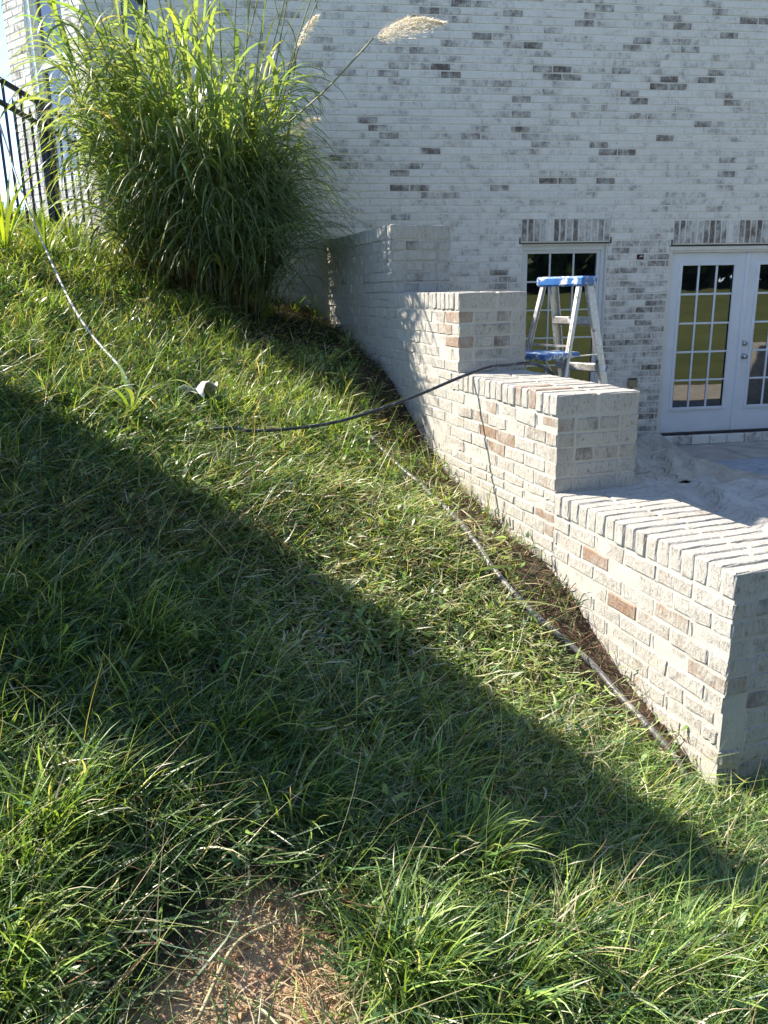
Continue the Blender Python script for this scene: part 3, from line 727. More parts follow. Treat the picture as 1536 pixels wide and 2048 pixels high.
# tufts: sun and shade painted into the palettes, limer where lit
def tufts(nt, per, x0, x1, y0, y1, Lr, Wr, cols, wts, spread=.035, tilt=(.1, .75), bend=(.3, 1.5), near=1.3, lean=.5, nseg=4, keepmask=None):
    cx, cy, cz_ = sample(nt, x0, x1, y0, y1, near)
    k = RNG.random(len(cx)) > np.maximum(np.maximum(bare_mask(cx, cy, 1.35), np.maximum(bare_mask(cx+.15, cy-.05, 1.2), bare_mask(cx+.30, cy-.09, 1.0)*.75))*.98, mulch_mask(cx, cy)*.93); cx, cy = cx[k], cy[k]
    if keepmask is not None: k = keepmask(cx, cy); cx, cy = cx[k], cy[k]
    cnt = RNG.poisson(per, len(cx))+3; i = np.repeat(np.arange(len(cx)), cnt); n = len(i)
    a = RNG.uniform(0, 2*PI, n); r = spread*np.sqrt(RNG.random(n)); px, py = cx[i]+r*np.cos(a), cy[i]+r*np.sin(a); pz = hz(px, py)-.004
    az = a+RNG.normal(0, .6, n); lx = np.cos(az)+lean*.7; ly = np.sin(az)-lean*.7; az = np.arctan2(ly, lx)
    sz = RNG.uniform(.75, 1.25, len(cx))[i]
    tone = pal(len(cx), cols, wts, .12)[i]*(1+RNG.normal(0, .14, (n, 1)))
    dry = RNG.random(n) < .06; tone[dry] = pal(int(dry.sum()), [G_STRAW, G_BROWN], [3, 1])
    L = RNG.uniform(*Lr, n)*sz; t = RNG.uniform(tilt[0], tilt[1], n); b = RNG.uniform(*bend, n)
    ok = ok_ground(px, py)
    return blades(np.stack([px, py, pz], 1)[ok], L[ok], (RNG.uniform(*Wr, n)*scale_d(py))[ok], az[ok], t[ok], b[ok], np.clip(tone[ok], .004, .9), nseg, 1.3, RNG.normal(0, .8, n)[ok], ground=True)
parts.append(tufts(2100, 22, -1.9, 2.1, .8, 2.5, (.05, .22), (.0026, .0062), [G_DARK, G_MID, G_LIME, G_BLUE, G_STRAW], [2.5, 4, 3.6, 1.6, .5], near=1.0, nseg=5, tilt=(.1, 1.0)))
parts.append(tufts(2100, 18, -2.6, 1.3, 2.2, 4.6, (.09, .24), (.003, .0056), [G_DARK, G_MID, G_LIME, G_BLUE], [3, 4, 2.0, 2], near=1.0, tilt=(.3, 1.3), keepmask=lambda x, y: RNG.random(len(x)) > .9*cut_sunlit_zone(x, y)))
parts.append(tufts(1500, 15, -3.3, .4, 4.2, 8.2, (.09, .24), (.004, .007), [G_DARK, G_MID, G_LIME], [2, 4, 3], near=1.0))
# a few tall fescue clumps in the foreground
for (u, v, nb, Lm) in ((60, 1740, 150, .26), (30, 1900, 120, .24), (10, 1990, 120, .26), (200, 1640, 100, .22), (820, 1960, 150, .24), (760, 1900, 70, .22), (820, 1985, 140, .28), (930, 1740, 170, .27), (1120, 1900, 120, .24), (1330, 1940, 130, .24), (1480, 1890, 110, .24), (1000, 2020, 130, .26), (1240, 2030, 130, .24), (120, 1640, 130, .26), (470, 1480, 120, .25), (300, 1280, 120, .25), (600, 1650, 90, .24), (880, 1600, 110, .24)):
    P = ground_hit(u, v); a = RNG.uniform(0, 2*PI, nb); r = .07*np.sqrt(RNG.random(nb)); px, py = P[0]+r*np.cos(a), P[1]+r*np.sin(a)
    az = np.arctan2(np.sin(a)*.8-.45+RNG.normal(0, .4, nb), np.cos(a)*.8+.45+RNG.normal(0, .4, nb))
    parts.append(blades(np.stack([px, py, hz(px, py)-.004], 1), RNG.uniform(.55, 1.1, nb)*Lm, RNG.uniform(.0038, .0076, nb), az, RNG.uniform(.05, .6, nb), RNG.uniform(.4, 1.7, nb),
                        pal(nb, [G_DARK, G_MID, G_LIME, G_STRAW], [2, 4, 3.6, .4], .15), 6, 1.4, RNG.normal(0, .7, nb), ground=True))
# wiry pale stems and seed stalks crossing the mat
x, y, z = sample(5200, -2.6, 1.6, .9, 6.5, 1.1); k = RNG.random(len(x)) > np.maximum(bare_mask(x, y)*.8, mulch_mask(x, y)*.8); x, y, z = x[k], y[k], z[k]; n = len(x)
parts.append(blades(np.stack([x, y, z+.01], 1), RNG.uniform(.18, .48, n), RNG.uniform(.0013, .0024, n)*scale_d(y), RNG.uniform(0, 6.3, n), RNG.uniform(.5, 1.35, n), RNG.normal(.15, .35, n), pal(n, [(.42, .42, .22), (.50, .44, .28), G_LIME, (.34, .30, .20)], [3, 2, 2, 1]), 5, 1.0, RNG.normal(0, .4, n), base_w=1.0, ground=True))
# broad little leaves of weeds
x, y, z = sample(70000, -3.3, 1.6, 1.0, 7.6, 1.0); k = RNG.random(len(x)) < (.18+.82*(wobble(x, y, 1.0, 31) > .25))*(1-mulch_mask(x, y)*.9)*(1-.98*bare_mask(x, y, 1.25))*np.where(y < 2.3, .45, 1.0); x, y, z = x[k], y[k], z[k]; n = len(x)
parts.append(blades(np.stack([x, y, z+RNG.uniform(.01, .10, n)], 1), RNG.uniform(.025, .075, n), RNG.uniform(.008, .020, n)*1.1, RNG.uniform(0, 6.3, n), RNG.uniform(.5, 1.5, n), RNG.uniform(0, .9, n),
                    pal(n, [G_MID, G_LIME, G_DARK, G_BLUE], [4, 2.5, 2.5, 1]), 3, 1.0, RNG.normal(0, .4, n), base_w=.3))
o = blade_obj('grass', parts, M['grass']); tag(o, 'long matted green grass and weeds covering the hillside', 'grass', kind='stuff')
# clippings and straw, loose on top, extra pale to paint in sunlit brightness
parts = []
x, y, z = sample(150000, -3.0, 1.9, 1.0, 7.0, 1.0); k = RNG.random(len(x)) < np.clip(.07+.9*cut_sunlit_zone(x, y)+.35*sstep(4.0, 4.8, y)-.05*bare_mask(x, y), 0, 1)*(1-.88*mulch_mask(x, y))*np.clip(.75+.7*wobble(x, y, 1.6, 41), .15, 1); x, y, z = x[k], y[k], z[k]; n = len(x)
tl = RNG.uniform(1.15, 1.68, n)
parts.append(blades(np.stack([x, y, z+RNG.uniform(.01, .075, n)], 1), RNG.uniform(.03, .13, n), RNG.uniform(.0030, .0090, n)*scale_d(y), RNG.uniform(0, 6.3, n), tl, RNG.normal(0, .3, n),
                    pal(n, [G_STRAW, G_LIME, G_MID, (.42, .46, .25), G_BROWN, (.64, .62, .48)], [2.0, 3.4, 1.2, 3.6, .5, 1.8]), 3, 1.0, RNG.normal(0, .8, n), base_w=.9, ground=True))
o = blade_obj('grass_clippings', parts, M['grass']); tag(o, 'loose pale grass clippings strewn beside the retaining wall', 'clippings', kind='stuff')
parts = []
x, y, z = sample(40000, -2.2, 1.3, 2.3, 8.2, .9); k = RNG.random(len(x)) < mulch_mask(x, y); x, y, z = x[k], y[k], z[k]; n = len(x)
parts.append(blades(np.stack([x, y, z+RNG.uniform(.0, .04, n)], 1), RNG.uniform(.03, .16, n), RNG.uniform(.0025, .007, n), RNG.uniform(0, 6.3, n), RNG.uniform(1.0, 1.75, n), RNG.normal(0, .5, n),
                    pal(n, [(.05, .032, .022), (.11, .065, .04), (.20, .14, .085), (.30, .25, .17), G_DARK, (.10, .12, .07)], [3, 3, 1.5, .8, 1.2, 1.0]), 3, 1.0, RNG.normal(0, 1, n), base_w=.9, ground=True))
x, y, z = sample(30000, -1.0, .4, .9, 1.9, 1.0); k = RNG.random(len(x)) < bare_mask(x, y)*.14; x, y, z = x[k], y[k], z[k]; n = len(x)
parts.append(blades(np.stack([x, y, z+RNG.uniform(.0, .02, n)], 1), RNG.uniform(.02, .13, n), RNG.uniform(.0018, .004, n), RNG.uniform(0, 6.3, n), RNG.uniform(1.3, 1.65, n), RNG.normal(0, .3, n),
                    pal(n, [(.52, .42, .27), (.32, .22, .13), (.58, .52, .38)], [3, 2, 1]), 3, 1.0, RNG.normal(0, 1, n), base_w=.9, ground=True))
o = blade_obj('dead_litter', parts, M['dry']); tag(o, 'brown dead straw and leaf litter on the bare soil', 'litter', kind='stuff')

# crumbs and clods of clay on the bare patch
mbc = MB(); rc = random.Random(5); nclod = 0
while nclod < 420:
    cx_, cy_ = rc.uniform(-.75, .1), rc.uniform(.95, 1.75)
    if rc.random() > float(bare_mask(np.array(cx_), np.array(cy_), 1.1)): continue
    nclod += 1; rr_ = .003+.012*rc.random()**3; zc_ = float(hz(cx_, cy_))+rr_*.3; V = []
    for (a1, b1, c1) in ((1,0,0),(-1,0,0),(0,1,0),(0,-1,0),(0,0,1),(0,0,-1)):
        q_ = rr_*rc.uniform(.6, 1.3); V.append((cx_+a1*q_+rc.gauss(0, rr_*.2), cy_+b1*q_+rc.gauss(0, rr_*.2), zc_+c1*q_*.7))
    mbc.add(V, [(0,2,4),(2,1,4),(1,3,4),(3,0,4),(2,0,5),(1,2,5),(3,1,5),(0,3,5)])
tag(mbc.build('clay_clods', simple_mat('clay_clod', (.50, .30, .18), .95, .3, 40, .003)), 'crumbs of orange clay on the bare patch of soil', 'clods', kind='stuff')

# ================================================================== plume grass clump
PC = np.array([-1.46, 6.65]); pz0 = float(hz(PC[0], PC[1]))
plume = empty('plume_grass', (PC[0], PC[1], pz0)); tag(plume, 'tall arching plume grass clump in front of the house wall', 'plume grass')
off = (PC[0], PC[1], pz0)
parts = []
nc = 230; ca = RNG.uniform(0, 2*PI, nc); cr = np.sqrt(RNG.random(nc)); bx, by = PC[0]+.52*cr*np.cos(ca), PC[1]+.42*cr*np.sin(ca); bz = hz(bx, by)
ct = .02+.25*cr*RNG.uniform(.3, 1.1, nc); ch = RNG.uniform(1.0, 2.15, nc)*(1-.22*cr); cdir = ca+RNG.normal(0, .35, nc)
per = 11; i = np.repeat(np.arange(nc), per); n = len(i); f = RNG.uniform(.08, 1.0, n)**.85
hgt = f*ch[i]; out = hgt*np.tan(ct[i])*(.6+.6*f)
rx, ry, rz_ = bx[i]+out*np.cos(cdir[i]), by[i]+out*np.sin(cdir[i]), bz[i]+hgt
az = cdir[i]+RNG.normal(0, .8, n); L = RNG.uniform(.50, .98, n)*(.9+.15*f)*np.where(np.cos(az) > .3, .85, 1.0)
parts.append(blades(np.stack([rx, ry, rz_], 1), L, RNG.uniform(.014, .036, n), az, RNG.uniform(.02, .38, n), RNG.uniform(2.2, 3.05, n), pal(n, [(.22, .31, .16), (.27, .37, .16), (.34, .44, .13), (.28, .36, .24), (.44, .40, .24)], [4, 4, 1.5, 3, .3], .15), 10, 1.05, RNG.normal(0, .45, n), base_w=.6, tipcol=pal(n, [(.11, .17, .06), (.22, .22, .09)], [3, 1])))
# thinner leaves hanging at the right flank and front
n = 1100; a = RNG.normal(-.55, .75, n); r = np.sqrt(RNG.random(n)); px, py = PC[0]+.1+.55*r*np.cos(a), PC[1]+.4*r*np.sin(a); h0 = RNG.uniform(.0, .9, n)
parts.append(blades(np.stack([px, py, hz(px, py)+h0], 1), RNG.uniform(.9, 1.6, n)*(1-.3*h0), RNG.uniform(.007, .015, n), a+RNG.normal(0, .5, n), RNG.uniform(.02, .22, n), RNG.uniform(2.4, 3.05, n), pal(n, [(.16, .23, .12), (.22, .30, .13), (.14, .20, .14)], [3, 2, 2], .15), 11, 1.3, RNG.normal(0, .5, n), base_w=.6))
# dead straw at the foot
n = 420; a = RNG.uniform(0, 6.3, n); r = .45*np.sqrt(RNG.random(n)); px, py = PC[0]+r*np.cos(a)*1.1, PC[1]+r*np.sin(a)*.8
parts.append(blades(np.stack([px, py, hz(px, py)], 1), RNG.uniform(.4, 1.1, n), RNG.uniform(.005, .012, n), a+RNG.normal(0, .6, n), RNG.uniform(.05, .5, n), RNG.uniform(.4, 2.4, n), pal(n, [(.22, .16, .09), (.30, .24, .14), (.12, .08, .05)], [3, 2, 2]), 7, 1.5, RNG.normal(0, .7, n)))
o = blade_obj('foliage', parts, M['plume_leaf'], plume, off); tag(o, kind='stuff')
M['stem'] = simple_mat('reed_stem', (.20, .22, .08), .5, .3, 6)
def pix(u, v, y):                       # world point on the viewing ray at depth y
    d = ray(u, v); return CAM+d*(y/d[1])
def local(p): return Vector(p)-Vector(off)
stems = []
for (u0, v0, u1, v1) in [(330,420,60,-60),(340,420,170,-60),(320,400,140,-60),(330,400,115,-60),(345,380,205,-80),(350,330,250,-80),(370,300,262,-80),(400,300,300,-80),(380,320,330,-80),(420,280,372,-80),(430,300,415,-80),(450,300,436,-80),(470,280,478,-80),(480,300,505,-80),(500,280,545,-80),(500,320,590,-80),(520,300,585,-60),(520,320,640,-60),(530,330,660,-60),(450,260,530,-60)]:
    y = PC[1]+random.uniform(-.35, .35); A = pix(u0, v0, y); B = pix(u1, v1, y+random.uniform(-.25, .15)); base = np.array([PC[0]+random.uniform(-.25, .25), PC[1]+random.uniform(-.2, .2), pz0])
    P = catmull([local(base), local(A*.6+base*.4+np.array([0, 0, .05])), local(A), local((A+B)/2+np.array([random.uniform(-.03, .03), 0, random.uniform(0, .04)])), local(B)], 5)
    MB().tube(P, [.0082*(1-.5*q/len(P)) for q in range(len(P))], 6).build('stem', M['stem'], plume, smooth=True); stems.append((A, B))
# leaves on the tall stems
parts = []
for (A, B) in stems:
    for q in range(5):
        f = random.uniform(.05, .95); p_ = A+(B-A)*f; n = 1
        parts.append(blades(np.array([p_]), np.array([random.uniform(.35, .75)]), np.array([random.uniform(.008, .015)]), np.array([random.uniform(0, 6.3)]), np.array([random.uniform(.25, .6)]), np.array([random.uniform(.3, 2.3)]), pal(1, [(.12, .19, .05), (.19, .26, .06), (.08, .13, .06)], [3, 2, 2]), 8, 1.4, np.array([random.gauss(0, .6)]), base_w=.6))
o = blade_obj('stem_leaves', parts, M['plume_leaf'], plume, off); tag(o, kind='stuff')
def make_plume(base_uv, tip_uv, root_uv, y, size, label, ctrl=(0, 0)):
    A = pix(*root_uv, y+.05); B = pix(*base_uv, y-.1); Cc = pix(*tip_uv, y-.1)
    P = catmull([local(A), local((A+B)/2+np.array([0, 0, -.03])), local(B)], 8); st = MB().tube(P, .0055, 6).build('stem', M['stem'], plume, smooth=True)
    ax = Cc-B; ln = np.linalg.norm(ax); parts = []; n = int(1500*size); u = RNG.random(n)**.8
    arch = np.array([0, 0, 1.0])*ln*.16
    c = B+ax*u[:, None]+arch*(4*u*(1-u))[:, None]
    w = .16*ln*np.sin(np.clip(u*PI*.92+.25, 0, PI))*.9
    tt = RNG.random(n)**.7; drop = np.stack([RNG.normal(0, .6, n)*w+ax[0]*.14, RNG.normal(0, .55, n)*w, -w*tt*1.5+RNG.normal(0, .2, n)*w], 1)*tt[:, None]
    az = np.arctan2(ax[1]+RNG.normal(0, .12, n), ax[0]+RNG.normal(0, .05, n))
    parts.append(blades(c+drop, RNG.uniform(.015, .045, n), RNG.uniform(.002, .0042, n), az, RNG.uniform(1.0, 2.1, n), RNG.normal(.3, .4, n), pal(n, [(.88, .83, .72), (.82, .74, .60), (.92, .89, .82)], [3, 2, 2], .08), 3, 1.0, RNG.normal(0, 1, n)))
    for q in range(int(26*size)):                       # branchlets
        f = q/26/size*.85; p_ = B+ax*f+arch*(4*f*(1-f))
        parts.append(blades(np.array([p_]), np.array([ln*.34*(1.1-f)]), np.array([.0022]), np.array([math.atan2(ax[1], ax[0])+random.gauss(0, .5)]), np.array([random.uniform(.9, 1.5)]), np.array([random.uniform(.3, 1.0)]), pal(1, [(.6, .5, .33)], [1]), 4, 1.0, np.array([0.])))
    o = blade_obj('plume', parts, M['plume'], plume, off); tag(o, label); return o
make_plume((747, 76), (872, 46), (565, 255), 6.55, 1.6, 'big silvery seed plume nodding to the right')
make_plume((592, 92), (630, 32), (545, 250), 6.7, .45, 'small pale upright seed plume')
make_plume((578, 262), (632, 238), (520, 340), 6.5, .4, 'small pale seed plume low on the right side')

# ================================================================== iron fence
M['black'] = simple_mat('black_powder_coat', (.010, .011, .013), .35, .2, 10)
def fpt(y):                                         # fence line in plan
    return np.array([-3.38+(y-4.0)*.161, y])
def ftop(y): return 3.31+(7.25-y)*.12
fence = empty('metal_fence', (*fpt(7.48), float(hz(*fpt(7.48))))); tag(fence, 'black metal picket fence running up the slope behind the plume grass', 'fence')
foff = Vector(fence.location)
def fl(y, z): p = fpt(y); return Vector((p[0], p[1], z))-foff
ps = [5.24, 7.48, 8.32]
for y in ps:
    zt = ftop(y)+.02
    o = MB().bar(fl(y, zt-1.32), fl(y, zt), .06, .06, (0, 1, 0)).build('post', M['black'], fence, bevel=.003)
    c = fl(y, zt); mb = MB(); mb.box(c.x-.036, c.x+.036, c.y-.036, c.y+.036, c.z-.012, c.z+.006)
    mb.add([(c.x-.036, c.y-.036, c.z+.006), (c.x+.036, c.y-.036, c.z+.006), (c.x+.036, c.y+.036, c.z+.006), (c.x-.036, c.y+.036, c.z+.006), (c.x, c.y, c.z+.022)], [(0,1,4),(1,2,4),(2,3,4),(3,0,4)]); mb.build('post_cap', M['black'], o)
for (ya, yb) in zip(ps[:-1], ps[1:]):
    a_, b_ = ya+.03, yb-.03
    for dz in (-.02, -.19, -1.08):
        MB().bar(fl(a_, ftop(a_)+dz), fl(b_, ftop(b_)+dz), .03, .036).build('rail', M['black'], fence, bevel=.003)
    n = int((b_-a_)/.112); st_ = (b_-a_)/n
    for k in range(n):
        y = a_+(k+.5)*st_; long = k % 2 == 0; zt = ftop(y)-(.02 if long else .12)
        mb = MB().bar(fl(y, ftop(y)-1.16), fl(y, zt-(0 if long else .05)), .017, .017, (0, 1, 0))
        if not long:
            c = fl(y, zt-.05)
            mb.add([(c.x-.014, c.y-.014, c.z), (c.x+.014, c.y-.014, c.z), (c.x+.014, c.y+.014, c.z), (c.x-.014, c.y+.014, c.z), (c.x, c.y, c.z+.075)], [(0,1,4),(1,2,4),(2,3,4),(3,0,4),(3,2,1,0)])
        mb.build('picket', M['black'], fence)

# ================================================================== step ladder
T = NT('worn_aluminium'); v = T.coord('Object'); n1 = T.noise(v, 9, 5, .65); n2 = T.noise(v, 45, 4, .6)
cc = T.mix(T.ramp(n2, .3, .7), (.46, .45, .43), (.62, .61, .58)); cc = T.mix(T.ramp(n1, .52, .70), cc, (.70, .70, .66)); cc = T.mix(T.ramp(T.noise(v, 17, 5), .60, .72), cc, (.20, .19, .17))
M['alu'] = T.done(T.principled(cc, .48, T.bump(n2, .002, .4), Metallic=T.math('MULTIPLY', T.ramp(n1, .62, .5), .75)))
T = NT('blue_plastic_with_paint'); v = T.coord('Object'); n1 = T.noise(v, 22, 5, .65)
cc = T.mix(T.ramp(n1, .51, .60), (.03, .15, .40), (.70, .70, .66)); cc = T.mix(T.ramp(T.noise(v, 30, 4), .62, .68), cc, (.20, .18, .15))
M['blue'] = T.done(T.principled(cc, .42))
LT = CAM+ray(1133, 553)*5.25; LT[2] = min(LT[2], 1.79)
la = np.array([.60, -.80, 0]); lf = np.array([.80, .60, 0])            # along the cap (towards camera), front of the ladder
zg = -.03; LH = LT[2]-zg
lad = empty('step_ladder', (LT[0], LT[1], zg)); tag(lad, 'aluminium step ladder with paint splashed blue top beside the window', 'ladder')
def lp(a_, f_, z_): return Vector(la*a_+lf*f_)+Vector((0, 0, z_))
def hexa(c8, name, mat, parent=None, bevel=.003): return MB().add(c8, [(3,2,1,0),(4,5,6,7),(0,1,5,4),(1,2,6,5),(2,3,7,6),(3,0,4,7)]).build(name, mat, parent, bevel=bevel)
def slab(a0, a1, f0, f1, z0, z1): return [lp(a0,f0,z0),lp(a1,f0,z0),lp(a1,f1,z0),lp(a0,f1,z0),lp(a0,f0,z1),lp(a1,f0,z1),lp(a1,f1,z1),lp(a0,f1,z1)]
cap = hexa(slab(-.20, .20, -.075, .075, LH-.062, LH), 'top_cap', M['blue'], lad, .012)
def rail(sg, fr, name, w, d):
    top = lp(sg*.155, fr*.045, LH-.04); bot = lp(sg*(.155+.10), fr*(.46 if fr > 0 else .50), 0)
    e1 = Vector(lf)*(w/2); e2 = Vector(la)*(d/2)
    V = [bot-e1-e2, bot+e1-e2, bot+e1+e2, bot-e1+e2, top-e1-e2, top+e1-e2, top+e1+e2, top-e1+e2]
    o = MB().add(V, [(0,1,2,3),(7,6,5,4),(4,5,1,0),(5,6,2,1),(6,7,3,2),(7,4,0,3)]).build(name, M['alu'], lad, bevel=.004)
    for sgn in (-1, 1):                                       # channel flanges
        c = Vector(lf)*(sgn*(w/2-.004)); e = Vector(lf)*.004; g = Vector(la)*(-sg*.018)
        MB().add([bot+c-e, bot+c+e, bot+c+e+g, bot+c-e+g, top+c-e, top+c+e, top+c+e+g, top+c-e+g], [(3,2,1,0),(4,5,6,7),(0,1,5,4),(1,2,6,5),(2,3,7,6),(3,0,4,7)]).build('flange', M['alu'], o)
    hexa([bot+Vector(p) for p in [(-.035,-.03,0),(.035,-.03,0),(.035,.03,0),(-.035,.03,0),(-.03,-.025,.05),(.03,-.025,.05),(.03,.025,.05),(-.03,.025,.05)]], 'foot', M['black'], o)
for sg in (-1, 1): rail(sg, 1, 'front_rail', .074, .008); rail(sg, -1, 'rear_rail', .030, .022)
for k in range(1, 6):
    z = k*LH/5.85; t = 1-z/(LH-.04); w = .155+.10*t; f = .045+(.46-.045)*t
    st = hexa(slab(-w+.004, w-.004, f-.035, f+.04, z-.006, z+.004), 'step', M['alu'], lad, .002)
    hexa(slab(-w+.004, w-.004, f+.034, f+.040, z-.055, z-.006), 'step_lip', M['alu'], st, 0)
    hexa(slab(-w+.004, w-.004, f-.035, f-.029, z-.040, z-.006), 'step_lip', M['alu'], st, 0)
    for sg in (-1, 1): MB().bar(lp(sg*(w-.02), f, z-.012), lp(sg*(w-.12), f-.02, z-.075) if False else lp(sg*(w-.11), f, z-.012-.0), .012, .004).build('step_brace', M['alu'], st)
for k in (.28, .52, .76):
    z = LH*k; t = 1-z/(LH-.04); w = .155+.10*t; f = -.045-(.5-.045)*t
    MB().bar(lp(-w, f, z), lp(w, f, z), .02, .012).build('rear_bar', M['alu'], lad)
zs = LH*.735
sh = hexa(slab(-.17, .19, -.40, -.06, zs-.032, zs+.006), 'pail_shelf', M['blue'], lad, .008)
for sg in (-1, 1):
    MB().bar(lp(sg*.17, -.37, zs-.03), lp(sg*.20, -.21, zs-.26), .018, .006).build('shelf_arm', M['alu'], sh)
    MB().bar(lp(sg*.185, -.20, zs-.02), lp(sg*.19, .17, zs-.02), .022, .005).build('spreader', M['alu'], lad)
tp = lp(.205+.012, .17, LH*.67); MB().bar(tp+Vector((0, 0, -.02)), tp+Vector((.012, 0, .02)), .028, .006).build('tape_strip', M['blue'], lad)

# ================================================================== drop cloths on the patio
def cloth_mat(name, a_, b_):
    T = NT(name); v = T.coord('Object'); n1 = T.noise(v, 3.2, 5, .6); n2 = T.noise(v, 420, 2); n3 = T.noise(v, 14, 5, .65)
    c = T.mix(T.ramp(n1, .35, .65), a_, b_); c = T.mix(T.math('MULTIPLY', T.ramp(n3, .60, .72), .6), c, (.62, .62, .60)); c = T.mix(T.math('MULTIPLY', T.ramp(T.noise(v, 26, 3), .70, .74), .7), c, (.16, .13, .10))
    return T.done(T.principled(c, .95, T.bump(T.noise(v, 5.5, 3, .5, 1.6), .10, 1.0, T.bump(T.math('ADD', n2, T.math('MULTIPLY', n3, 2.0)), .003, .6))))
M['canvas'] = cloth_mat('canvas', (.50, .44, .35), (.60, .55, .46)); M['canvas_b'] = cloth_mat('canvas_pale', (.54, .51, .46), (.62, .60, .55)); M['sheet'] = cloth_mat('blue_grey_sheet', (.34, .38, .42), (.44, .48, .52))
def drop_cloth(label, mat, corners, zb, amp, seed, extra=None, n=90, group='drop cloths on the patio'):
    """corners: world plan points, counter-clockwise; a crumpled canvas sheet with some thickness"""
    c = np.array(corners, float); u = np.linspace(0, 1, n); U, Vv = np.meshgrid(u, u)
    eb = .05*np.sin(U*7+seed)+.015*np.sin(U*15+2*seed); es = .05*np.sin(Vv*7+seed*1.7)+.012*np.sin(Vv*17+seed)
    Ue = np.clip(U, 0, 1)+es*(np.abs(U-.5)*2)**3*.7; Ve = Vv+eb*(np.abs(Vv-.5)*2)**3*.7
    X = (1-Ue)*(1-Ve)*c[0, 0]+Ue*(1-Ve)*c[1, 0]+Ue*Ve*c[2, 0]+(1-Ue)*Ve*c[3, 0]; Y = (1-Ue)*(1-Ve)*c[0, 1]+Ue*(1-Ve)*c[1, 1]+Ue*Ve*c[2, 1]+(1-Ue)*Ve*c[3, 1]
    r = np.random.default_rng(seed); Z = np.zeros_like(X)
    wx = wobble(X, Y, .35, seed+50)*.25; wy = wobble(X, Y, .35, seed+51)*.25
    for k in range(9):
        a_ = r.uniform(-.5, 1.2); fr = r.uniform(3, 9); ph = r.uniform(0, 6.3)
        s_ = np.cos(((X+wx)*math.cos(a_)+(Y+wy)*math.sin(a_))*fr*1.6+ph); loc = sstep(.0, .7, wobble(X, Y, .22, seed+60+k)+.25)
        Z += loc*((1+s_)/2)**5*r.uniform(.4, 1.0)
    Z = zb+.004+amp*Z+.012*np.clip(wobble(X, Y, .5, seed+70)+.3, 0, 2)
    ed = np.minimum(1, 6*np.minimum(np.minimum(U, 1-U), np.minimum(Vv, 1-Vv))); Z = zb+.004+(Z-zb-.004)*(.25+.75*ed)
    if extra is not None: Z = Z+extra(X, Y)
    V = np.stack([X.ravel(), Y.ravel(), Z.ravel()], 1); o_ = np.array([c[:, 0].mean(), c[:, 1].mean(), zb]); V = V-o_
    i = np.arange((n-1)*(n-1)); b0 = (i//(n-1))*n+i % (n-1); q = np.stack([b0, b0+1, b0+1+n, b0+n], 1)
    me = np_mesh('drop_cloth', V, q.ravel(), np.arange(len(q))*4, np.full(len(q), 4), mat, True)
    o = link('drop_cloth', me, None, tuple(o_)); md = o.modifiers.new('thickness', 'SOLIDIFY'); md.thickness = .004; md.offset = 1.0
    return tag(o, label, 'drop cloth', group)
climb = lambda X, Y: .13*sstep(-.28, -.02, (X-H0[0])*HY[0]+(Y-H0[1])*HY[1])
drop_cloth('blue grey drop cloth spread below the french doors', M['sheet'], [(3.1, 6.2), (6.0, 6.4), (5.9, 8.25), (3.1, 7.98)], -.03, .02, 5)
drop_cloth('pale canvas drop cloth lying smooth along the retaining wall', M['canvas_b'], [(1.4, 3.6), (3.9, 3.6), (3.52, 7.0), (.75, 7.25)], -.022, .07, 8)
drop_cloth('rumpled beige canvas drop cloth bunched against the house corner', M['canvas'], [(.45, 6.95), (3.50, 6.98), (3.02, 8.80), (.25, 8.36)], -.012, .14, 12, climb)

# ================================================================== hoses and cords
T = NT('black_rubber_hose'); v = T.coord('Object'); cc = T.mix(T.ramp(T.noise(v, 30, 4), .5, .7), (.018, .024, .036), (.10, .11, .13)); M['rubber'] = T.done(T.principled(cc, .38))
T = NT('grey_pipe_with_yellow_stripe'); v = T.coord('Object'); st_ = T.n('Attribute', attribute_name='stripe').outputs['Fac']
cc = T.mix(T.ramp(T.noise(v, 40, 4), .4, .7), (.09, .09, .09), (.24, .24, .23)); cc = T.mix(T.math('MULTIPLY', st_, T.ramp(T.noise(v, 5, 3), .42, .5)), cc, (.55, .30, .05)); M['pipe'] = T.done(T.principled(cc, .42))
T = NT('blue_white_cord'); v = T.coord('Object'); gz = T.n('SeparateXYZ', {0: v}).outputs[2]
cc = T.mix(T.ramp(gz, .65, .25), (.02, .06, .28), (.50, .52, .58)); cc = T.mix(T.math('MULTIPLY', T.ramp(T.noise(v, 60, 3), .5, .6), .6), cc, (.66, .66, .68)); M['cord'] = T.done(T.principled(cc, .5))
def thing_tube(name, pts, r, mat, label, cat, n=10):
    b = Vector(pts[0]); mb = MB().tube([Vector(p)-b for p in pts], r, n); o = mb.build(name, mat, None, b, smooth=True); tag(o, label, cat); return o
zt = Z0+STEP
g0 = ground_hit(455, 856, .10); g1 = ground_hit(520, 862, .12); h1 = wall_pt(-.02, 2.05, zt+.016); h2 = wall_pt(.18, 2.06, zt+.05); h3 = wall_pt(.42, 1.98, zt+.02)
gA = g1+(h1-g1)*.33; gA[2] = pix(700, 845, gA[1])[2]; gB = g1+(h1-g1)*.68; gB[2] = pix(820, 800, gB[1])[2]
thing_tube('paint_hose', catmull([g0+np.array([-.25, .05, -.03]), g0, g1, gA, gB, h1, h2, h3, wall_pt(.62, 1.85, zt-.35), wall_pt(.7, 1.8, .02)], 10), .0085, M['rubber'], 'dark blue hose looping from the grass over the retaining wall', 'hose')
pp = []
pp = [p_.copy()+np.array([0, 0, .012]) for p_ in PIPE]
pp[0][2] -= .04; pp[-1][2] -= .05
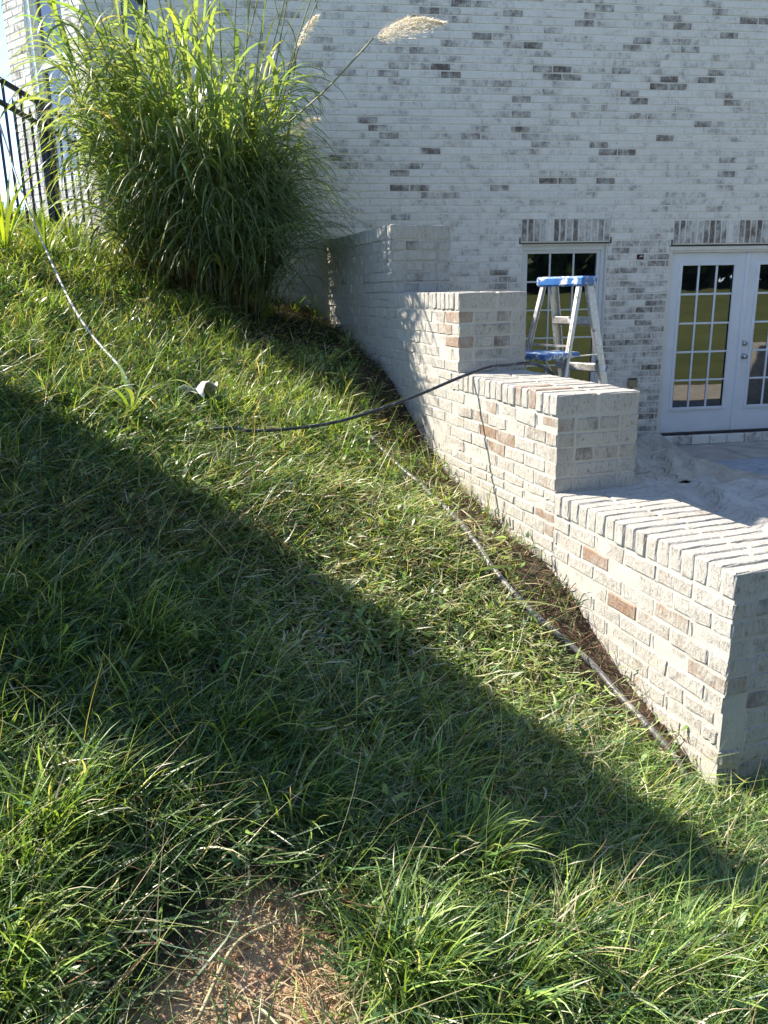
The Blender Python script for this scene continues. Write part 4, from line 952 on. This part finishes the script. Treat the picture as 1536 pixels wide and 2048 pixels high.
C_pts = catmull(pp, 6); o = thing_tube('drain_pipe', C_pts, .0125, M['pipe'], 'grey irrigation pipe lying in the grass along the foot of the wall', 'pipe', 12)
at = o.data.attributes.new('stripe', 'FLOAT', 'POINT'); sv = np.zeros(len(o.data.vertices)); kk = np.arange(len(sv)) % 12; sv[(kk == 1) | (kk == 2) | (kk == 3)] = 1; at.data.foreach_set('value', sv.astype(np.float32))
cp = [pix(-40, 130, 6.3), pix(0, 250, 6.2), pix(32, 350, 6.0), pix(62, 430, 5.75), pix(110, 540, 5.4)]+[ground_hit(u, v, .13) for (u, v) in ((150, 620), (190, 678), (240, 735), (262, 762))]; cp[-1][2] -= .05
thing_tube('cord', catmull(cp, 8), .0068, M['cord'], 'blue and white cord hanging down the slope in front of the fence', 'cord')

# ================================================================== single plants and scraps
def leaf_plant(name, label, cat, P, leaves, cols, group=None):
    root = empty(name, tuple(P)); tag(root, label, cat, group)
    for (L, W, az, t, b) in leaves:
        part = blades(np.array([[0, 0, 0.]]), np.array([L]), np.array([W]), np.array([az]), np.array([t]), np.array([b]), pal(1, cols, [1]*len(cols), .12), 9, 1.3, np.array([random.gauss(0, .3)]), base_w=.55)
        blade_obj('leaf', [part], M['grass'], root)
    return root
LIME = [(.27, .38, .10), (.22, .34, .08)]
leaf_plant('broad_grass', 'pale lime broad bladed grass plant sprawling mid slope', 'grass plant', ground_hit(262, 830, .06), [(L*1.25, W*1.0, a_, t*1.25, b*.9) for (L, W, a_, t, b) in [(.42, .020, .35, .45, .7), (.46, .022, .15, .5, 1.1), (.45, .022, -.2, .55, 1.6), (.40, .020, -.9, .5, 1.9), (.38, .021, -1.6, .4, 2.2), (.36, .018, 2.8, .6, 1.4), (.42, .018, .7, .35, .6), (.34, .018, -2.3, .5, 1.7), (.40, .018, 1.9, .5, 1.2), (.36, .016, -.45, .45, 1.9), (.5, .018, 2.4, .7, 1.0)]], LIME)
leaf_plant('broad_grass', 'low lime grass plant at the foot of the plume grass', 'grass plant', ground_hit(450, 690), [(.30, .018, random.uniform(0, 6.3), random.uniform(.3, .9), random.uniform(.4, 1.3)) for _ in range(9)], LIME)
for (u, v, lab, hgt) in ((14, 520, 'tall lime weed at the left edge in front of the fence', 1.0), (95, 530, 'bushy lime weed beside the blue cord', .62), (150, 530, 'lime weed at the left foot of the plume grass', .55)):
    P = ground_hit(u, v); n = 16
    leaf_plant('weed', lab, 'weed', P, [(random.uniform(.6, 1.1)*hgt, random.uniform(.018, .034), random.uniform(0, 6.3), random.uniform(.05, .6), random.uniform(.1, 1.5)) for _ in range(n)], [(.32, .44, .07), (.42, .50, .08), (.20, .30, .06)])
leaf_plant('grass_sprig', 'lone grass sprig standing against the retaining wall', 'grass plant', wall_pt(-.07, 1.70, float(hz(*wall_pt(-.07, 1.70, 0)[:2]))), [(.24, .012, -1.2, .05, .25), (.17, .011, .5, .12, .3), (.36, .004, 2.2, .12, .1), (.12, .009, 2.9, .3, .9)], [(.14, .17, .05), (.20, .17, .08)])
LEAFC = [(.14, .20, .05), (.22, .24, .10), (.10, .15, .045)]
for (u, v, az, L, W, where) in ((985, 1225, -.5, .34, .026, 'below the pipe, nearest the brick wall'), (1010, 1262, 2.4, .26, .022, 'in the sunlit strip above the shade edge'), (1070, 1470, -1.0, .26, .034, 'near the low end of the pipe'), (720, 1120, .1, .24, .022, 'at the middle of the shade edge'), (700, 1700, .0, .20, .020, 'in the shaded foreground'), (560, 905, .3, .34, .018, 'under the looping hose'), (80, 690, -.7, .34, .026, 'at the left edge of the slope'), (940, 1160, -.2, .25, .022, 'left of the pipe bend'), (870, 1085, .9, .3, .016, 'left of the bare brick patch'), (430, 880, .6, .42, .014, 'beside the straw bundle')):
    P = ground_hit(u, v); P[2] += .035
    root = empty('cut_leaf', tuple(P)); tag(root, 'broad cut leaf lying on the grass '+where, 'leaf', 'broad leaves cut from the plume grass')
    part = blades(np.array([[0, 0, 0.]]), np.array([L]), np.array([W]), np.array([az]), np.array([1.15]), np.array([.75]), pal(1, LEAFC, [1, 1, 1], .1), 9, 1.0, np.array([random.gauss(0, .5)]), base_w=.5)
    blade_obj('blade', [part], M['grass'], root)
# bundle of straw stalks
P = ground_hit(440, 930); root = empty('straw_bundle', tuple(P)); tag(root, 'bundle of tan straw stalks lying on the slope left of the hose', 'straw')
M['straw'] = simple_mat('straw', (.40, .33, .19), .7, .3, 30)
for k in range(16):
    a_ = .55+random.gauss(0, .12); q = Vector((random.gauss(0, .03), random.gauss(0, .05), 0)); L = random.uniform(.2, .42); d_ = Vector((math.cos(a_), math.sin(a_), 0))
    pts = []
    for f in (-.5, -.2, .1, .5):
        w_ = Vector((P[0], P[1], 0))+q+d_*L*f; pts.append(Vector((w_.x, w_.y, float(hz(w_.x, w_.y))+.045+.02*random.random()))-Vector(P))
    MB().tube(catmull(pts, 3), .0032, 5).build('stalk', M['straw'], root)
for (uv, lab) in ((((905, 1585), (1030, 1690), (1120, 1765)), 'long thin dry stalk lying in the shaded grass'), (((1420, 1690), (1480, 1740), (1560, 1810)), 'thick dry stalk at the right edge of the foreground'), (((395, 2040), (470, 1890), (560, 1840)), 'dry stalk crossing the bare clay patch')):
    pts = [ground_hit(u, v, .06) for (u, v) in uv]; thing_tube('dry_stalk', catmull(pts, 6), .0042, M['straw'], lab, 'stalk', 6)
# white plastic scrap
P = ground_hit(385, 805, .03); mb = MB(); n = 9; r = random.Random(4); V = []; Fc = []
for i in range(n):
    for j in range(n):
        a_, b_ = i/(n-1)-.5, j/(n-1)-.5
        V.append((a_*.25+.02*math.sin(b_*7), b_*.17+.015*math.sin(a_*9), .05+.05*math.sin(a_*5+b_*3)*math.cos(b_*6)+r.uniform(-.008, .008)+.06*a_))
for i in range(n-1):
    for j in range(n-1): Fc.append((i*n+j, (i+1)*n+j, (i+1)*n+j+1, i*n+j+1))
o = mb.add(V, Fc).build('plastic_scrap', simple_mat('white_plastic', (.72, .72, .74), .35, .08, 10), None, tuple(P), (0, 0, -.3), smooth=True); tag(o, 'crumpled white plastic scrap lying in the sunlit grass', 'scrap')
md = o.modifiers.new('thickness', 'SOLIDIFY'); md.thickness = .002

# ================================================================== trees outside the frame (they shade the slope, fill the panes)
def tree_mesh(seed, H, rad, nleaf, size, shape, cols):
    r = np.random.default_rng(seed)
    if shape == 'column':
        dt = np.array([0, .12, .24, .40, .52, .68, .85, 1.05, 1.26, 1.5, 1.9, 9]); rt = np.array([.01, .06, .13, .22, .27, .37, .49, .62, .71, .77, .82, .82])
        h = r.random(nleaf); h = 1-(1-h)*(.25+.75*r.random(nleaf)) if False else h; down = (1-h)*(H-.3)
        rr = np.interp(down, dt, rt)*rad/.84; keep = r.random(nleaf) < .25+.75*rr/rad; down = np.where(keep, down, r.uniform(1.0, H-.4, nleaf)); rr = np.interp(down, dt, rt)*rad/.84*r.random(nleaf)**.33; a = r.uniform(0, 2*PI, nleaf)
        c = np.stack([rr*np.cos(a), rr*np.sin(a), H-down], 1)
    else:
        k = 34; ca = r.uniform(0, 2*PI, k); cr = rad*np.sqrt(r.random(k))*.8; chh = H*(.10+.84*r.random(k)); cr = cr*np.clip(1.15-np.abs(chh/H-.4)*1.3, .25, 1)
        i = r.integers(0, k, nleaf); q = r.normal(0, 1, (nleaf, 3)); q /= np.linalg.norm(q, axis=1, keepdims=True); s_ = rad*r.uniform(.25, .42, k)[i]*r.random(nleaf)**.4
        c = np.stack([cr[i]*np.cos(ca[i]), cr[i]*np.sin(ca[i]), chh[i]], 1)+q*s_[:, None]*np.array([1, 1, .8])
    ax = r.normal(0, 1, (nleaf, 3)); ax /= np.linalg.norm(ax, axis=1, keepdims=True); bx_ = np.cross(ax, r.normal(0, 1, (nleaf, 3))); bx_ /= np.linalg.norm(bx_, axis=1, keepdims=True)
    s = size*r.uniform(.6, 1.3, nleaf)[:, None]
    V = np.stack([c-ax*s, c+bx_*s*.5, c+ax*s, c-bx_*s*.5], 1).reshape(-1, 3)
    cl = np.array(cols)[r.integers(0, len(cols), nleaf)]*(1+r.normal(0, .2, (nleaf, 1))); cl = np.repeat(np.concatenate([np.clip(cl, .004, 1), np.ones((nleaf, 1))], 1), 4, 0)
    return np_mesh('crown', V, np.arange(nleaf*4), np.arange(nleaf)*4, np.full(nleaf, 4), M['tree_leaf'], False, dict(col=cl))
def trunk_mesh(seed, H, r0):
    r = random.Random(seed); mb = MB(); pts = [(r.gauss(0, .03)*k, r.gauss(0, .03)*k, H*.75*k/6-.2*(k == 0)) for k in range(7)]; mb.tube(catmull(pts, 3), [r0*(1-.8*k/18) for k in range(19)], 9)
    for k in range(7):
        a_ = k*2.4; z = H*(.28+.06*k); L = H*.22; mb.tube([(0, 0, z), (math.cos(a_)*L*.5, math.sin(a_)*L*.5, z+L*.35), (math.cos(a_)*L, math.sin(a_)*L, z+L*.8)], [r0*.35, r0*.22, r0*.08], 6)
    return mb.mesh('trunk', M['bark'], True)
def place_tree(name, loc, crown, trunk, label, s=1.0, rz=0.0, group=None):
    o = empty(name, loc, rz); o.scale = (s, s, s); tag(o, label, 'tree', group); link('crown', crown, o); link('trunk', trunk, o); return o
SP = np.array([math.sin(SUN_AZ), math.cos(SUN_AZ)]); SD = np.array([-math.cos(SUN_AZ), math.sin(SUN_AZ)])
TT = 4.6; tpos = SD*TT+SP*2.09; tz = float(hz(tpos[0], tpos[1])); tH = .50+TT*math.tan(SUN_EL)-tz
place_tree('evergreen_tree', (tpos[0], tpos[1], tz), tree_mesh(1, tH, .74, 20000, .06, 'column', [(.03, .06, .025), (.045, .08, .03)]), trunk_mesh(1, tH, .09), 'columnar evergreen beyond the fence that shades the slope')
cr1 = tree_mesh(2, 10.0, 3.9, 9000, .36, 'round', [(.03, .055, .02), (.055, .09, .025), (.025, .05, .02)]); cr2 = tree_mesh(3, 11.5, 3.6, 9000, .36, 'round', [(.03, .06, .02), (.05, .085, .03)]); tk1 = trunk_mesh(2, 9, .2)
for k, (x, y) in enumerate([(2, -17), (7, -15.5), (11.5, -13.8), (15.5, -11.8), (19, -10), (22, -7), (25, -3.5), (27, .5), (17, -17), (9, -20), (4.5, -13), (13.5, -16), (21, -13.5), (24.5, -9.5), (28.5, -5), (30, -1.5), (12, -22), (20, -20), (26, -14), (32, 3), (23, -15.8), (25.5, -18), (18, -13.2)]):
    place_tree('shade_tree', (x, y, float(hz(x, y))-.1), cr1 if k % 2 else cr2, tk1, ('rounder' if k % 2 else 'taller')+' leafy tree facing the house, '+['first','second','third','fourth','fifth','sixth','seventh','eighth','ninth','tenth','eleventh','twelfth','thirteenth','fourteenth','fifteenth','sixteenth','seventeenth','eighteenth','nineteenth','twentieth','backmost','corner','nearest'][k]+' along the bank', random.uniform(.9, 1.2), k*1.3, 'trees facing the house')
